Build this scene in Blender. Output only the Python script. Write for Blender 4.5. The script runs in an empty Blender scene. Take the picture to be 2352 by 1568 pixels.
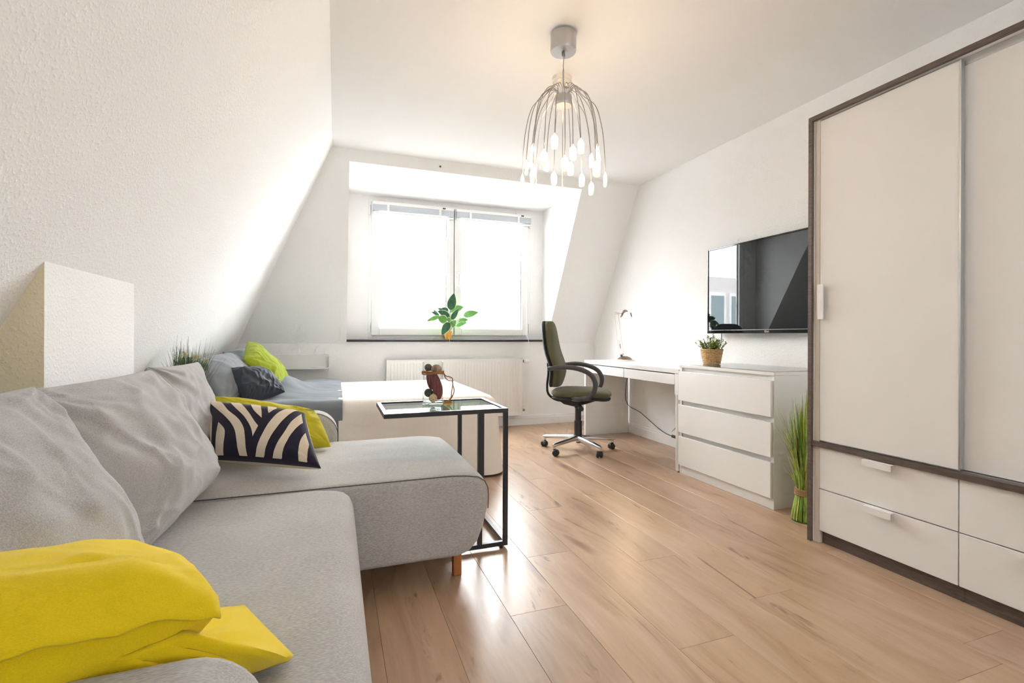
import bpy, bmesh, math, random
from mathutils import Vector, Matrix, noise
random.seed(7)
SC = bpy.context.scene
COL = SC.collection
R = math.radians
PI = math.pi

# ------------------------------------------------------------------ camera
cam_d = bpy.data.cameras.new('camera')
cam = bpy.data.objects.new('camera', cam_d); COL.objects.link(cam)
cam_d.sensor_width = 36; cam_d.lens = 36 * 1114 / 2352
cam_d.shift_y = -12 / 2352
cam_d.clip_start = 0.02
cam.matrix_world = (Matrix.Translation((0, 0, .985)) @ Matrix.Rotation(R(-20), 4, 'Z')
                    @ Matrix.Rotation(R(90), 4, 'X') @ Matrix.Rotation(R(.2), 4, 'Z'))
SC.camera = cam

# ------------------------------------------------------------------ world, lights, exposure
SKY = 20.0
w = bpy.data.worlds.new('overcast_sky'); SC.world = w
w.use_nodes = True
bg = w.node_tree.nodes['Background']
bg.inputs['Color'].default_value = (.93, .965, 1, 1)
bg.inputs['Strength'].default_value = SKY
def portal(name, loc, rot, sx, sy):
    l = bpy.data.lights.new(name, 'AREA'); l.shape = 'RECTANGLE'; l.size = sx; l.size_y = sy
    l.cycles.is_portal = True
    o = bpy.data.objects.new(name, l); COL.objects.link(o); o.location = loc; o.rotation_euler = rot
portal('window_portal', (1.195, 5.26, 1.66), (R(-90), 0, 0), 1.8, 1.5)
portal('rear_fill_portal', (1.425, -1.62, 1.525), (R(90), 0, 0), .95, 1.15)  # portal for the fill window added in the rear wall
SC.view_settings.view_transform = 'Standard'
SC.view_settings.look = 'None'
SC.view_settings.gamma = 1
SC.view_settings.use_curve_mapping = False
SC.view_settings.exposure = 0.38
SC.cycles.max_bounces = 6
SC.cycles.diffuse_bounces = 5
SC.cycles.glossy_bounces = 3
SC.cycles.transmission_bounces = 3
SC.cycles.transparent_max_bounces = 10
SC.cycles.use_adaptive_sampling = True
SC.cycles.adaptive_threshold = .16
SC.cycles.adaptive_min_samples = 12
SC.cycles.sample_clamp_indirect = 6
SC.cycles.use_denoising = True

# ------------------------------------------------------------------ materials
MATS = {}
def newmat(name):
    m = bpy.data.materials.new(name); m.use_nodes = True
    MATS[name] = m
    nt = m.node_tree
    return m, nt, nt.nodes['Principled BSDF']
def node(nt, t, **kw):
    n = nt.nodes.new(t)
    for k, v in kw.items():
        if k.startswith('i_'): n.inputs[k[2:].replace('_', ' ')].default_value = v
        else: setattr(n, k, v)
    return n
def coords(nt, scale=(1, 1, 1), kind='Object'):
    tc = node(nt, 'ShaderNodeTexCoord'); mp = node(nt, 'ShaderNodeMapping')
    mp.inputs['Scale'].default_value = scale
    nt.links.new(tc.outputs[kind], mp.inputs['Vector'])
    return mp.outputs['Vector']
def ramp(nt, src, stops):
    r = node(nt, 'ShaderNodeValToRGB')
    els = r.color_ramp.elements
    while len(els) < len(stops): els.new(.5)
    for e, (p, c) in zip(els, stops):
        e.position = p; e.color = (c if len(c) == 4 else (*c, 1))
    nt.links.new(src, r.inputs['Fac'])
    return r.outputs['Color']
def addbump(nt, bsdf, h, strength, dist):
    b = node(nt, 'ShaderNodeBump', i_Strength=strength, i_Distance=dist)
    nt.links.new(h, b.inputs['Height']); nt.links.new(b.outputs['Normal'], bsdf.inputs['Normal'])
def simple(name, col, rough=.5, metal=0, spec=.5, noise_scale=0, var=.06, bump=0, bdist=.001, sheen=0, coat=0, stretch=(1, 1, 1)):
    m, nt, b = newmat(name)
    b.inputs['Base Color'].default_value = (*col, 1); b.inputs['Roughness'].default_value = rough
    b.inputs['Metallic'].default_value = metal; b.inputs['Specular IOR Level'].default_value = spec
    b.inputs['Sheen Weight'].default_value = sheen; b.inputs['Coat Weight'].default_value = coat
    if noise_scale:
        n = node(nt, 'ShaderNodeTexNoise', i_Scale=noise_scale, i_Detail=4, i_Roughness=.6)
        nt.links.new(coords(nt, stretch), n.inputs['Vector'])
        lo = [c * (1 - var) for c in col]; hi = [min(1, c * (1 + var)) for c in col]
        nt.links.new(ramp(nt, n.outputs['Fac'], [(.3, lo), (.7, hi)]), b.inputs['Base Color'])
        if bump: addbump(nt, b, n.outputs['Fac'], bump, bdist)
    return m
def woodchip(name, col, strength=.36):
    m, nt, b = newmat(name)
    b.inputs['Base Color'].default_value = (*col, 1); b.inputs['Roughness'].default_value = .9
    b.inputs['Specular IOR Level'].default_value = .15
    v = coords(nt)
    n1 = node(nt, 'ShaderNodeTexNoise', i_Scale=105, i_Detail=1); nt.links.new(v, n1.inputs['Vector'])
    r = ramp(nt, n1.outputs['Fac'], [(.40, (0, 0, 0)), (.56, (.25, .25, .25)), (.72, (1, 1, 1))])
    addbump(nt, b, r, strength, .0026)
    return m
def fabric(name, col, var=.12, weave=900, bump=.25, rough=.95, sheen=.15, big=6):
    m, nt, b = newmat(name)
    b.inputs['Roughness'].default_value = rough; b.inputs['Specular IOR Level'].default_value = .1
    b.inputs['Sheen Weight'].default_value = sheen; b.inputs['Sheen Roughness'].default_value = .5
    v = coords(nt)
    n = node(nt, 'ShaderNodeTexNoise', i_Scale=weave, i_Detail=0); nt.links.new(coords(nt, (.25, 1, 1)), n.inputs['Vector'])
    n2 = node(nt, 'ShaderNodeTexNoise', i_Scale=big, i_Detail=1); nt.links.new(v, n2.inputs['Vector'])
    mm = node(nt, 'ShaderNodeMath', operation='MULTIPLY_ADD'); mm.inputs[1].default_value = .35
    nt.links.new(n2.outputs['Fac'], mm.inputs[0]); nt.links.new(n.outputs['Fac'], mm.inputs[2])
    lo = [c * (1 - var) for c in col]; hi = [min(1, c * (1 + var)) for c in col]
    nt.links.new(ramp(nt, mm.outputs[0], [(.42, lo), (.92, hi)]), b.inputs['Base Color'])
    addbump(nt, b, n.outputs['Fac'], bump, .0006)
    return m

M_wall = woodchip('white_woodchip_paper', (.90, .897, .89))
M_ceil = simple('ceiling_paint', (.88, .87, .86), .95, spec=.1)
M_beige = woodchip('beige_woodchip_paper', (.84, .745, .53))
M_base = simple('white_lacquer_trim', (.85, .83, .81), .4)
M_pvc = simple('white_window_plastic', (.88, .88, .87), .3)
M_stone = simple('black_stone', (.015, .016, .02), .35, noise_scale=300, var=.5)
M_sofa = fabric('grey_melange_fabric', (.47, .455, .44), .17, 520)
M_cush = fabric('grey_cushion_fabric', (.42, .41, .405), .15, 520)
M_seam = simple('dark_seam_thread', (.10, .095, .09), .9)
M_orange = simple('orange_brown_wood', (.42, .13, .035), .35, noise_scale=30, stretch=(3, 3, .4), var=.2)
M_yellow = fabric('mustard_yellow_cotton', (.76, .555, .012), .06, 1200, .12, big=3)
M_lime = fabric('lime_green_cotton', (.29, .35, .022), .06, 1200, .12, big=3)
M_olivey = fabric('yellow_green_cotton', (.50, .44, .03), .06, 1200, .12, big=3)
M_navy = fabric('navy_print_cotton', (.022, .019, .035), .25, 900)
M_cream = fabric('cream_cotton', (.70, .60, .47), .06, 900)
M_char = fabric('charcoal_satin', (.042, .05, .065), .10, 1500, .08, rough=.5)
M_duvet = fabric('slate_grey_bedlinen', (.20, .22, .245), .06, 1500, .06, rough=.6)
M_pgrey = fabric('grey_pillowcase', (.22, .235, .25), .06, 1500, .06, rough=.6)
M_bedbase = fabric('dark_grey_bed_cover', (.10, .105, .115), .1, 600)
M_whitefurn = simple('white_foil_furniture', (.84, .83, .815), .28, spec=.45)
M_glossw = simple('white_gloss_front', (.84, .835, .825), .12, spec=.5)
M_ward = simple('white_wardrobe_front', (.83, .81, .785), .5, spec=.35)
M_wside = simple('cream_wardrobe_edge', (.72, .67, .61), .5)
M_brown = simple('brown_wood_foil', (.115, .085, .07), .45, noise_scale=24, var=.35, stretch=(6, .8, 6))
M_alu = simple('brushed_aluminium', (.62, .63, .64), .35, 1)
M_chrome = simple('polished_aluminium', (.70, .70, .70), .22, 1)
M_silver = simple('silver_lacquer', (.50, .49, .49), .38, .7)
M_wire = simple('nickel_wire', (.40, .385, .37), .32, 1)
M_black = simple('black_metal', (.014, .015, .019), .38)
M_blackp = simple('black_plastic', (.018, .019, .022), .38)
M_greyp = simple('grey_plastic', (.06, .06, .065), .4)
M_olive = fabric('olive_chair_fabric', (.105, .10, .055), .2, 1400, .2)
M_darkcloth = fabric('black_chair_fabric', (.022, .024, .028), .2, 1400, .2)
M_screen = simple('glossy_screen', (.008, .010, .013), .015, spec=.6)
M_bezel = simple('piano_black', (.006, .006, .008), .06)
M_red = simple('red_led_print', (.6, .02, .02), .4)
M_terra = simple('ochre_pot', (.66, .33, .045), .6, noise_scale=20)
M_stem = simple('green_stem', (.08, .30, .03), .5)
M_leafd = simple('dark_green_leaf', (.028, .12, .06), .4, noise_scale=40, var=.4)
M_leafl = simple('light_green_leaf', (.12, .33, .07), .45, noise_scale=40, var=.3)
M_leafm = simple('white_leaf_margin', (.72, .74, .55), .5)
M_soil = simple('soil', (.03, .02, .012), .95, noise_scale=90, var=.5)
M_wicker = simple('wicker', (.56, .36, .16), .6, noise_scale=120, var=.25)
M_bush = simple('yellow_green_foliage', (.20, .25, .035), .5, noise_scale=60, var=.75)
M_blade = simple('fresh_grass_blade', (.22, .36, .045), .45, noise_scale=22, var=.65, stretch=(3, 3, .5))
M_blade2 = simple('dark_grass_blade', (.045, .10, .012), .5, noise_scale=22, var=.6, stretch=(3, 3, .5))
M_flower = simple('cream_blossom', (.80, .76, .55), .7)
M_rope = simple('sisal_rope', (.30, .18, .08), .85, noise_scale=200, var=.5, bump=.5)
M_twine = simple('brown_twine', (.36, .15, .05), .8, noise_scale=260, var=.6, bump=.5)
M_pod = simple('crimson_seed_pod', (.22, .055, .06), .7, noise_scale=60, var=.7, bump=.6, bdist=.003, stretch=(2.5, 2.5, .3))
M_ballgrey = simple('grey_brown_ball', (.10, .08, .075), .85, noise_scale=80, var=.6, bump=.5, bdist=.002)
M_balltan = simple('tan_striped_ball', (.36, .22, .14), .7, noise_scale=34, var=.75, stretch=(3, .5, .3))
M_ballcream = simple('cream_rattan_ball', (.75, .55, .32), .7, noise_scale=60, var=.15)
M_brass = simple('old_brass', (.35, .25, .12), .4, 1)
M_rad = simple('radiator_enamel', (.86, .84, .82), .3)
M_plast = simple('ivory_plastic', (.80, .76, .66), .45)
M_lampw = simple('white_lamp_metal', (.80, .76, .72), .35)
M_lampb = simple('bronze_lamp_metal', (.22, .15, .11), .35, .6)
M_slatb = simple('grey_blind_slat', (.60, .64, .69), .4)

def glass(name, tint, ior=1.45, base=0.0):
    m = bpy.data.materials.new(name); m.use_nodes = True; nt = m.node_tree; nt.nodes.clear()
    out = node(nt, 'ShaderNodeOutputMaterial'); mix = node(nt, 'ShaderNodeMixShader')
    tr = node(nt, 'ShaderNodeBsdfTransparent'); tr.inputs['Color'].default_value = (*tint, 1)
    gl = node(nt, 'ShaderNodeBsdfGlossy'); gl.inputs['Roughness'].default_value = 0.0
    lw = node(nt, 'ShaderNodeLayerWeight', i_Blend=.5); f0 = ((ior - 1) / (ior + 1)) ** 2
    pw5 = node(nt, 'ShaderNodeMath', operation='POWER'); pw5.inputs[1].default_value = 5
    sch = node(nt, 'ShaderNodeMath', operation='MULTIPLY_ADD'); sch.inputs[1].default_value = 1 - f0; sch.inputs[2].default_value = f0
    nt.links.new(lw.outputs['Facing'], pw5.inputs[0]); nt.links.new(pw5.outputs[0], sch.inputs[0])
    nt.links.new(sch.outputs[0], mix.inputs[0]); nt.links.new(tr.outputs[0], mix.inputs[1])
    nt.links.new(gl.outputs[0], mix.inputs[2]); nt.links.new(mix.outputs[0], out.inputs['Surface'])
    return m
M_pane = glass('window_glass', (.97, .98, .97), 1.25)
M_jar = glass('clear_glass', (.96, .98, .97), 1.35)
M_ttop = glass('table_glass', (.62, .70, .70), 1.5)
M_dglass = glass('green_edge_glass', (.96, .985, .975), 1.4)

def emit(name, col, strength, grad=None):
    m, nt, b = newmat(name)
    b.inputs['Base Color'].default_value = (.8, .75, .68, 1); b.inputs['Roughness'].default_value = .5
    b.inputs['Emission Color'].default_value = (*col, 1); b.inputs['Emission Strength'].default_value = strength
    if grad:
        tc = node(nt, 'ShaderNodeTexCoord'); sp = node(nt, 'ShaderNodeSeparateXYZ')
        nt.links.new(tc.outputs['Generated'], sp.inputs[0])
        c = ramp(nt, sp.outputs['Z'], grad)
        mu = node(nt, 'ShaderNodeMath', operation='MULTIPLY'); mu.inputs[1].default_value = strength
        nt.links.new(c, mu.inputs[0]); nt.links.new(mu.outputs[0], b.inputs['Emission Strength'])
    return m
M_bulb = emit('lit_frosted_bulb', (1, .76, .50), 8, [(0, (.08,) * 3), (.25, (.12,) * 3), (.5, (1,) * 3), (.78, (.25,) * 3), (1, (.05,) * 3)])
M_bulb.cycles.emission_sampling = 'NONE'   # the lamp's own point light carries the sampling
M_spotbulb = emit('lit_spot_bulb', (1, .80, .55), 25)

# floor laminate
def plank_mat():
    m, nt, b = newmat('oak_laminate')
    tc = node(nt, 'ShaderNodeTexCoord'); oi = node(nt, 'ShaderNodeObjectInfo')
    mu = node(nt, 'ShaderNodeMath', operation='MULTIPLY'); mu.inputs[1].default_value = 57.0
    nt.links.new(oi.outputs['Random'], mu.inputs[0])
    cb = node(nt, 'ShaderNodeCombineXYZ')
    for i in range(3): nt.links.new(mu.outputs[0], cb.inputs[i])
    ad = node(nt, 'ShaderNodeVectorMath', operation='ADD')
    nt.links.new(tc.outputs['Object'], ad.inputs[0]); nt.links.new(cb.outputs[0], ad.inputs[1])
    def tex(scale, sv, detail=5, rough=.6, dist=0):
        mp = node(nt, 'ShaderNodeMapping'); mp.inputs['Scale'].default_value = sv
        nt.links.new(ad.outputs[0], mp.inputs['Vector'])
        n = node(nt, 'ShaderNodeTexNoise', i_Scale=scale, i_Detail=detail, i_Roughness=rough, i_Distortion=dist)
        nt.links.new(mp.outputs[0], n.inputs['Vector']); return n.outputs['Fac']
    a = tex(5, (1, .22, 1), 6, .62, 1.2)
    g = tex(60, (1, .05, 1), 4, .65, .4)
    cr = tex(7, (1, .16, 1), 5, .6, 2.6)
    kn = tex(3.2, (1, .45, 1), 2, .5, .6)
    base = ramp(nt, a, [(.25, (.30, .175, .095)), (.42, (.44, .285, .175)), (.58, (.52, .355, .235)), (.78, (.60, .44, .315))])
    gr = ramp(nt, g, [(.3, (.90, .885, .87)), (.65, (1.0, 1.0, 1.0))])
    dk = ramp(nt, cr, [(.30, (.45, .39, .35)), (.36, (.88, .86, .84)), (.40, (1, 1, 1))])
    kk = ramp(nt, kn, [(.24, (.5, .42, .36)), (.33, (1, 1, 1))])
    cur = base
    for t in (gr, dk, kk):
        mx = node(nt, 'ShaderNodeMix', data_type='RGBA', blend_type='MULTIPLY'); mx.inputs['Factor'].default_value = 1
        nt.links.new(cur, mx.inputs['A']); nt.links.new(t, mx.inputs['B']); cur = mx.outputs['Result']
    hv = node(nt, 'ShaderNodeHueSaturation'); mr = node(nt, 'ShaderNodeMapRange')
    mr.inputs['To Min'].default_value = .88; mr.inputs['To Max'].default_value = 1.1
    nt.links.new(oi.outputs['Random'], mr.inputs['Value']); nt.links.new(mr.outputs[0], hv.inputs['Value'])
    nt.links.new(cur, hv.inputs['Color']); nt.links.new(hv.outputs[0], b.inputs['Base Color'])
    rr = node(nt, 'ShaderNodeMapRange'); rr.inputs['To Min'].default_value = .26; rr.inputs['To Max'].default_value = .38
    nt.links.new(g, rr.inputs['Value']); nt.links.new(rr.outputs[0], b.inputs['Roughness'])
    b.inputs['Specular IOR Level'].default_value = .75
    addbump(nt, b, g, .08, .001)
    return m
M_plank = plank_mat()

def waffle_mat():
    m, nt, b = newmat('ecru_waffle_cotton')
    b.inputs['Base Color'].default_value = (.80, .745, .69, 1); b.inputs['Roughness'].default_value = .95
    b.inputs['Specular IOR Level'].default_value = .1
    v = coords(nt)
    acc = None
    for d in ('X', 'Z'):
        wv = node(nt, 'ShaderNodeTexWave', bands_direction=d, i_Scale=44, i_Distortion=.3); nt.links.new(v, wv.inputs['Vector'])
        if acc is None: acc = wv.outputs['Fac']
        else:
            mm = node(nt, 'ShaderNodeMath', operation='ADD'); nt.links.new(acc, mm.inputs[0]); nt.links.new(wv.outputs['Fac'], mm.inputs[1]); acc = mm.outputs[0]
    addbump(nt, b, acc, .22, .002)
    return m
M_spread = waffle_mat()

# ------------------------------------------------------------------ mesh helpers
OFF = {}
class MB:
    def __init__(s): s.v = []; s.f = []; s.mi = []
    def add(s, vs, fs, mi=0):
        o = len(s.v); s.v += [Vector(p) for p in vs]; s.f += [tuple(i + o for i in f) for f in fs]; s.mi += [mi] * len(fs); return s
    def box(s, x0, x1, y0, y1, z0, z1):
        p = [(x, y, z) for z in (z0, z1) for y in (y0, y1) for x in (x0, x1)]
        return s.add(p, [(0, 2, 3, 1), (4, 5, 7, 6), (0, 1, 5, 4), (2, 6, 7, 3), (0, 4, 6, 2), (1, 3, 7, 5)])
    def prism(s, poly, vec):
        n = len(poly); vec = Vector(vec); a = [Vector(p) for p in poly]; bb = [p + vec for p in a]
        return s.add(a + bb, [tuple(range(n))[::-1], tuple(range(n, 2 * n))] + [(i, (i + 1) % n, n + (i + 1) % n, n + i) for i in range(n)])
    def loft(s, rings, cap=True, closed=False):
        n = len(rings[0]); vs = [p for r in rings for p in r]; fs = []
        m = len(rings)
        for k in range(m if closed else m - 1):
            a, b_ = k * n, ((k + 1) % m) * n
            fs += [(a + i, a + (i + 1) % n, b_ + (i + 1) % n, b_ + i) for i in range(n)]
        if cap and not closed: fs += [tuple(range(n))[::-1], tuple(range((m - 1) * n, m * n))]
        return s.add(vs, fs)
    def lathe(s, prof, c=(0, 0, 0), n=28, frame=None):
        c = Vector(c)
        ex, ey, ez = frame or (Vector((1, 0, 0)), Vector((0, 1, 0)), Vector((0, 0, 1)))
        rings = [[c + ex * (r * math.cos(2 * PI * i / n)) + ey * (r * math.sin(2 * PI * i / n)) + ez * z for i in range(n)] for r, z in prof]
        return s.loft(rings)
    def cyl(s, a, b_, r, r2=None, n=16):
        a, b_ = Vector(a), Vector(b_); d = (b_ - a); L = d.length; d.normalize()
        ex = d.orthogonal().normalized(); ey = d.cross(ex)
        return s.lathe([(r, 0), (r if r2 is None else r2, L)], a, n, (ex, ey, d))
    def tube(s, pts, r, n=8, closed=False, flat=1.0, up=None):
        pts = [Vector(p) for p in pts]; m = len(pts); rs = r if isinstance(r, (list, tuple)) else [r] * m
        rings = []; prev = None
        for i, p in enumerate(pts):
            if closed: t = pts[(i + 1) % m] - pts[i - 1]
            else: t = pts[min(i + 1, m - 1)] - pts[max(i - 1, 0)]
            t.normalize()
            if up is not None: e = Vector(up)
            elif prev is None: e = t.orthogonal()
            else: e = prev
            e = (e - t * e.dot(t)).normalized(); prev = e; f = t.cross(e)
            rings.append([p + e * (rs[i] * math.cos(2 * PI * k / n)) * flat + f * (rs[i] * math.sin(2 * PI * k / n)) for k in range(n)])
        return s.loft(rings, closed=closed)
    def ball(s, c, r, n=16, m=10, fr=None):
        r = r if isinstance(r, (tuple, list)) else (r, r, r); c = Vector(c)
        ex, ey, ez = fr or (Vector((1, 0, 0)), Vector((0, 1, 0)), Vector((0, 0, 1)))
        rings = []
        for j in range(m + 1):
            a = -PI / 2 + PI * j / m; ca = max(math.cos(a), .02)
            rings.append([c + ex * (r[0] * ca * math.cos(2 * PI * i / n)) + ey * (r[1] * ca * math.sin(2 * PI * i / n)) + ez * (r[2] * math.sin(a)) for i in range(n)])
        return s.loft(rings)
    def build(s, name, mats, parent=None, smooth=False, bevel=0, seg=2, local=False, ang=40, recalc=True):
        off = OFF.get(parent.name, Vector()) if parent and not local else Vector()
        me = bpy.data.meshes.new(name)
        me.from_pydata([tuple(p - off) for p in s.v], [], s.f)
        mats = mats if isinstance(mats, (list, tuple)) else [mats]
        for m in mats: me.materials.append(m)
        for p, i in zip(me.polygons, s.mi): p.material_index = i
        if recalc:
            bm = bmesh.new(); bm.from_mesh(me); bmesh.ops.recalc_face_normals(bm, faces=bm.faces); bm.to_mesh(me); bm.free()
        if smooth or bevel:
            for p in me.polygons: p.use_smooth = True
            me.set_sharp_from_angle(angle=R(ang))
        o = bpy.data.objects.new(name, me); COL.objects.link(o)
        if parent: o.parent = parent
        OFF[o.name] = off
        if bevel:
            md = o.modifiers.new('bevel', 'BEVEL'); md.width = bevel; md.segments = seg; md.limit_method = 'ANGLE'; md.angle_limit = R(35)
            md.harden_normals = False
        return o
def tag(o, label, cat, group=None):
    o['label'] = label; o['category'] = cat
    if group: o['group'] = group
    return o
def thing(name, label, cat, loc=(0, 0, 0), group=None):
    o = bpy.data.objects.new(name, None); COL.objects.link(o); o.location = loc
    o.empty_display_size = .1
    OFF[o.name] = Vector(loc)
    return tag(o, label, cat, group)
def struct(o):
    o['kind'] = 'structure'; return o
def stuff(o):
    o['kind'] = 'stuff'; return o
def box(name, m, parent, *b, bevel=0, seg=2):
    return MB().box(*b).build(name, m, parent, bevel=bevel, seg=seg)
def bez(p0, p1, p2, p3, n=12):
    p0, p1, p2, p3 = map(Vector, (p0, p1, p2, p3))
    return [p0 * (1 - t) ** 3 + p1 * 3 * t * (1 - t) ** 2 + p2 * 3 * t * t * (1 - t) + p3 * t ** 3 for t in [i / n for i in range(n + 1)]]
def smoothpath(pts, n=6):
    pts = [Vector(p) for p in pts]; out = []
    for i in range(len(pts) - 1):
        a, b_, c, d = pts[max(i - 1, 0)], pts[i], pts[i + 1], pts[min(i + 2, len(pts) - 1)]
        for k in range(n):
            t = k / n
            out.append(.5 * ((2 * b_) + (c - a) * t + (2 * a - 5 * b_ + 4 * c - d) * t * t + (3 * b_ - a - 3 * c + d) * t ** 3))
    out.append(pts[-1]); return out

# ------------------------------------------------------------------ room shell
H = 2.5; XR = 2.86; XL = -.03; SL = .509          # left slope: X = XL - (H - z) * SL
YC = 4.145; SW = .5625                             # window slope: Y = YC + (H - z) * SW
YK = 5.04; YB = -1.5; XK = -1.0
def ys(z): return YC + (H - z) * SW
def xs(z): return XL - (H - z) * SL
fl = struct(box('floor', simple('sub_floor', (.06, .04, .03), .9), None, -1.1, 2.95, YB - .1, 5.2, -.08, -.012))
# laminate planks, each a piece of its own
pw, plen, gap = .22, 1.285, .0006
def plank_mesh(L):
    me_key = round(L, 3)
    if me_key in PM: return PM[me_key]
    c = .0008; x = pw / 2 - gap / 2; y = L / 2 - gap / 2
    vs = [(sx * x, sy * y, -.012) for sx, sy in ((-1, -1), (1, -1), (1, 1), (-1, 1))]
    vs += [(sx * x, sy * y, -c) for sx, sy in ((-1, -1), (1, -1), (1, 1), (-1, 1))]
    vs += [(sx * (x - c), sy * (y - c), 0) for sx, sy in ((-1, -1), (1, -1), (1, 1), (-1, 1))]
    fs = [(8, 9, 10, 11)] + [(i, (i + 1) % 4, 4 + (i + 1) % 4, 4 + i) for i in range(4)] + [(4 + i, 4 + (i + 1) % 4, 8 + (i + 1) % 4, 8 + i) for i in range(4)]
    me = bpy.data.meshes.new('plank'); me.from_pydata(vs, [], fs); me.materials.append(M_plank); PM[me_key] = me
    return me
PM = {}
col_i = 0; x0 = .142 - 6 * pw
while x0 < XR:
    y = YB - [.1, .75, .35, 1.1, .55, .95, .2][col_i % 7]
    while y < YK:
        a, b_ = max(y, YB), min(y + plen, YK)
        if b_ - a > .06:
            o = bpy.data.objects.new('plank', plank_mesh(b_ - a)); COL.objects.link(o)
            o.location = (x0 + pw / 2, (a + b_) / 2, 0); o.parent = fl
        y += plen
    x0 += pw; col_i += 1

struct(box('ceiling', M_ceil, None, XL - .3, XR + .15, YB - .15, 4.6, H, H + .1))
struct(box('wall_right', M_wall, None, XR, XR + .1, YB - .1, 5.25, -.02, H + .02))
zk = H - (XL - XK) / SL
mb = MB().prism([(XL, YB - .1, H), (XK, YB - .1, zk), (XK, 5.2, zk), (XL, 5.2, H)], (-.12, 0, .04))
mb.box(XK - .1, XK, YB - .1, 5.2, -.02, zk + .03)
struct(mb.build('wall_left', M_wall))
# chimney breast beside the sofa: white flank, beige end
cx, cy0, cy1 = -.705, 1.586, 2.178
zt = H - (XL - cx) / SL
mb = MB()
pr = [(cx, cy0, 0), (cx, cy0, zt), (xs(.6), cy0, .6), (xs(.6), cy0, 0)]
mb.add(pr + [(x, cy1, z) for x, y, z in pr], [(1, 5, 4, 0), (4, 5, 6, 7), (2, 6, 5, 1)], 0)
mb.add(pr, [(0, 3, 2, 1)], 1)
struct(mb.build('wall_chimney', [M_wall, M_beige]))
# window wall: slope with the dormer niche, knee wall below
DX0, DX1, DZ0, DZ1, YW = .10, 2.245, .945, 2.415, 5.14
n3 = (0, .10, .056)
mb = MB()
def slope_rect(xa, xb, za, zb): mb.prism([(xa, ys(za), za), (xb, ys(za), za), (xb, ys(zb), zb), (xa, ys(zb), zb)], n3)
slope_rect(-1.1, DX0, .905, H); slope_rect(DX1, XR, .905, H); slope_rect(DX0, DX1, DZ1, H + .01)
mb.box(-1.1, XR, YK, YK + .22, -.02, .912)
mb.box(DX0 - .02, DX1 + .02, YK - .012, YK + .22, .9, .93)
struct(mb.build('wall_window', M_wall))
mb = MB()
for x, t in ((DX0 + .002, -.06), (DX1 - .002, .06)):
    mb.prism([(x, ys(DZ1), DZ1), (x, ys(DZ0), DZ0 - .02), (x, YW + .1, DZ0 - .02), (x, YW + .1, DZ1)], (t, 0, 0))
mb.box(DX0 - .05, DX1 + .05, ys(DZ1), YW + .1, DZ1, DZ1 + .05)
FX0, FX1, FZ0, FZ1 = .31, 2.085, .96, 2.385
mb.box(DX0, FX0, YW, YW + .1, DZ0 - .01, DZ1); mb.box(FX1, DX1, YW, YW + .1, DZ0 - .01, DZ1); mb.box(FX0, FX1, YW, YW + .1, FZ1, DZ1)
mb.box(FX0, FX1, YW, YW + .1, DZ0 - .03, FZ0)
struct(mb.build('wall_dormer', M_wall))
struct(box('trim_1', M_stone, None, DX0 + .002, DX1 - .002, YK - .045, YW - .001, .925, DZ0 + .002, bevel=.003))
# unseen rear wall, with a window added behind the camera for fill light
RX0, RX1, RZ0, RZ1 = 1.0, 1.85, 1.0, 2.05
mb = MB()
mb.box(-1.1, RX0, YB - .1, YB, -.02, H); mb.box(RX1, XR, YB - .1, YB, -.02, H)
mb.box(RX0, RX1, YB - .1, YB, -.02, RZ0); mb.box(RX0, RX1, YB - .1, YB, RZ1, H)
struct(mb.build('wall_rear', M_wall))
# skirting boards
def skirt(name, prof, a, b_, d):
    mb = MB(); a, b_, d = Vector(a), Vector(b_), Vector(d)
    mb.prism([a + d * t + Vector((0, 0, z)) for t, z in prof], b_ - a)
    return struct(mb.build(name, M_base))
SK = [(0, 0), (.018, 0), (.018, .075), (.012, .083), (.012, .095), (.006, .103), (0, .105)]
skirt('baseboard_window', SK, (-1, YK, .0), (XR, YK, .0), (0, -1, 0))
skirt('baseboard_right', SK, (XR, YB, .0), (XR, YK, .0), (-1, 0, 0))

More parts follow.
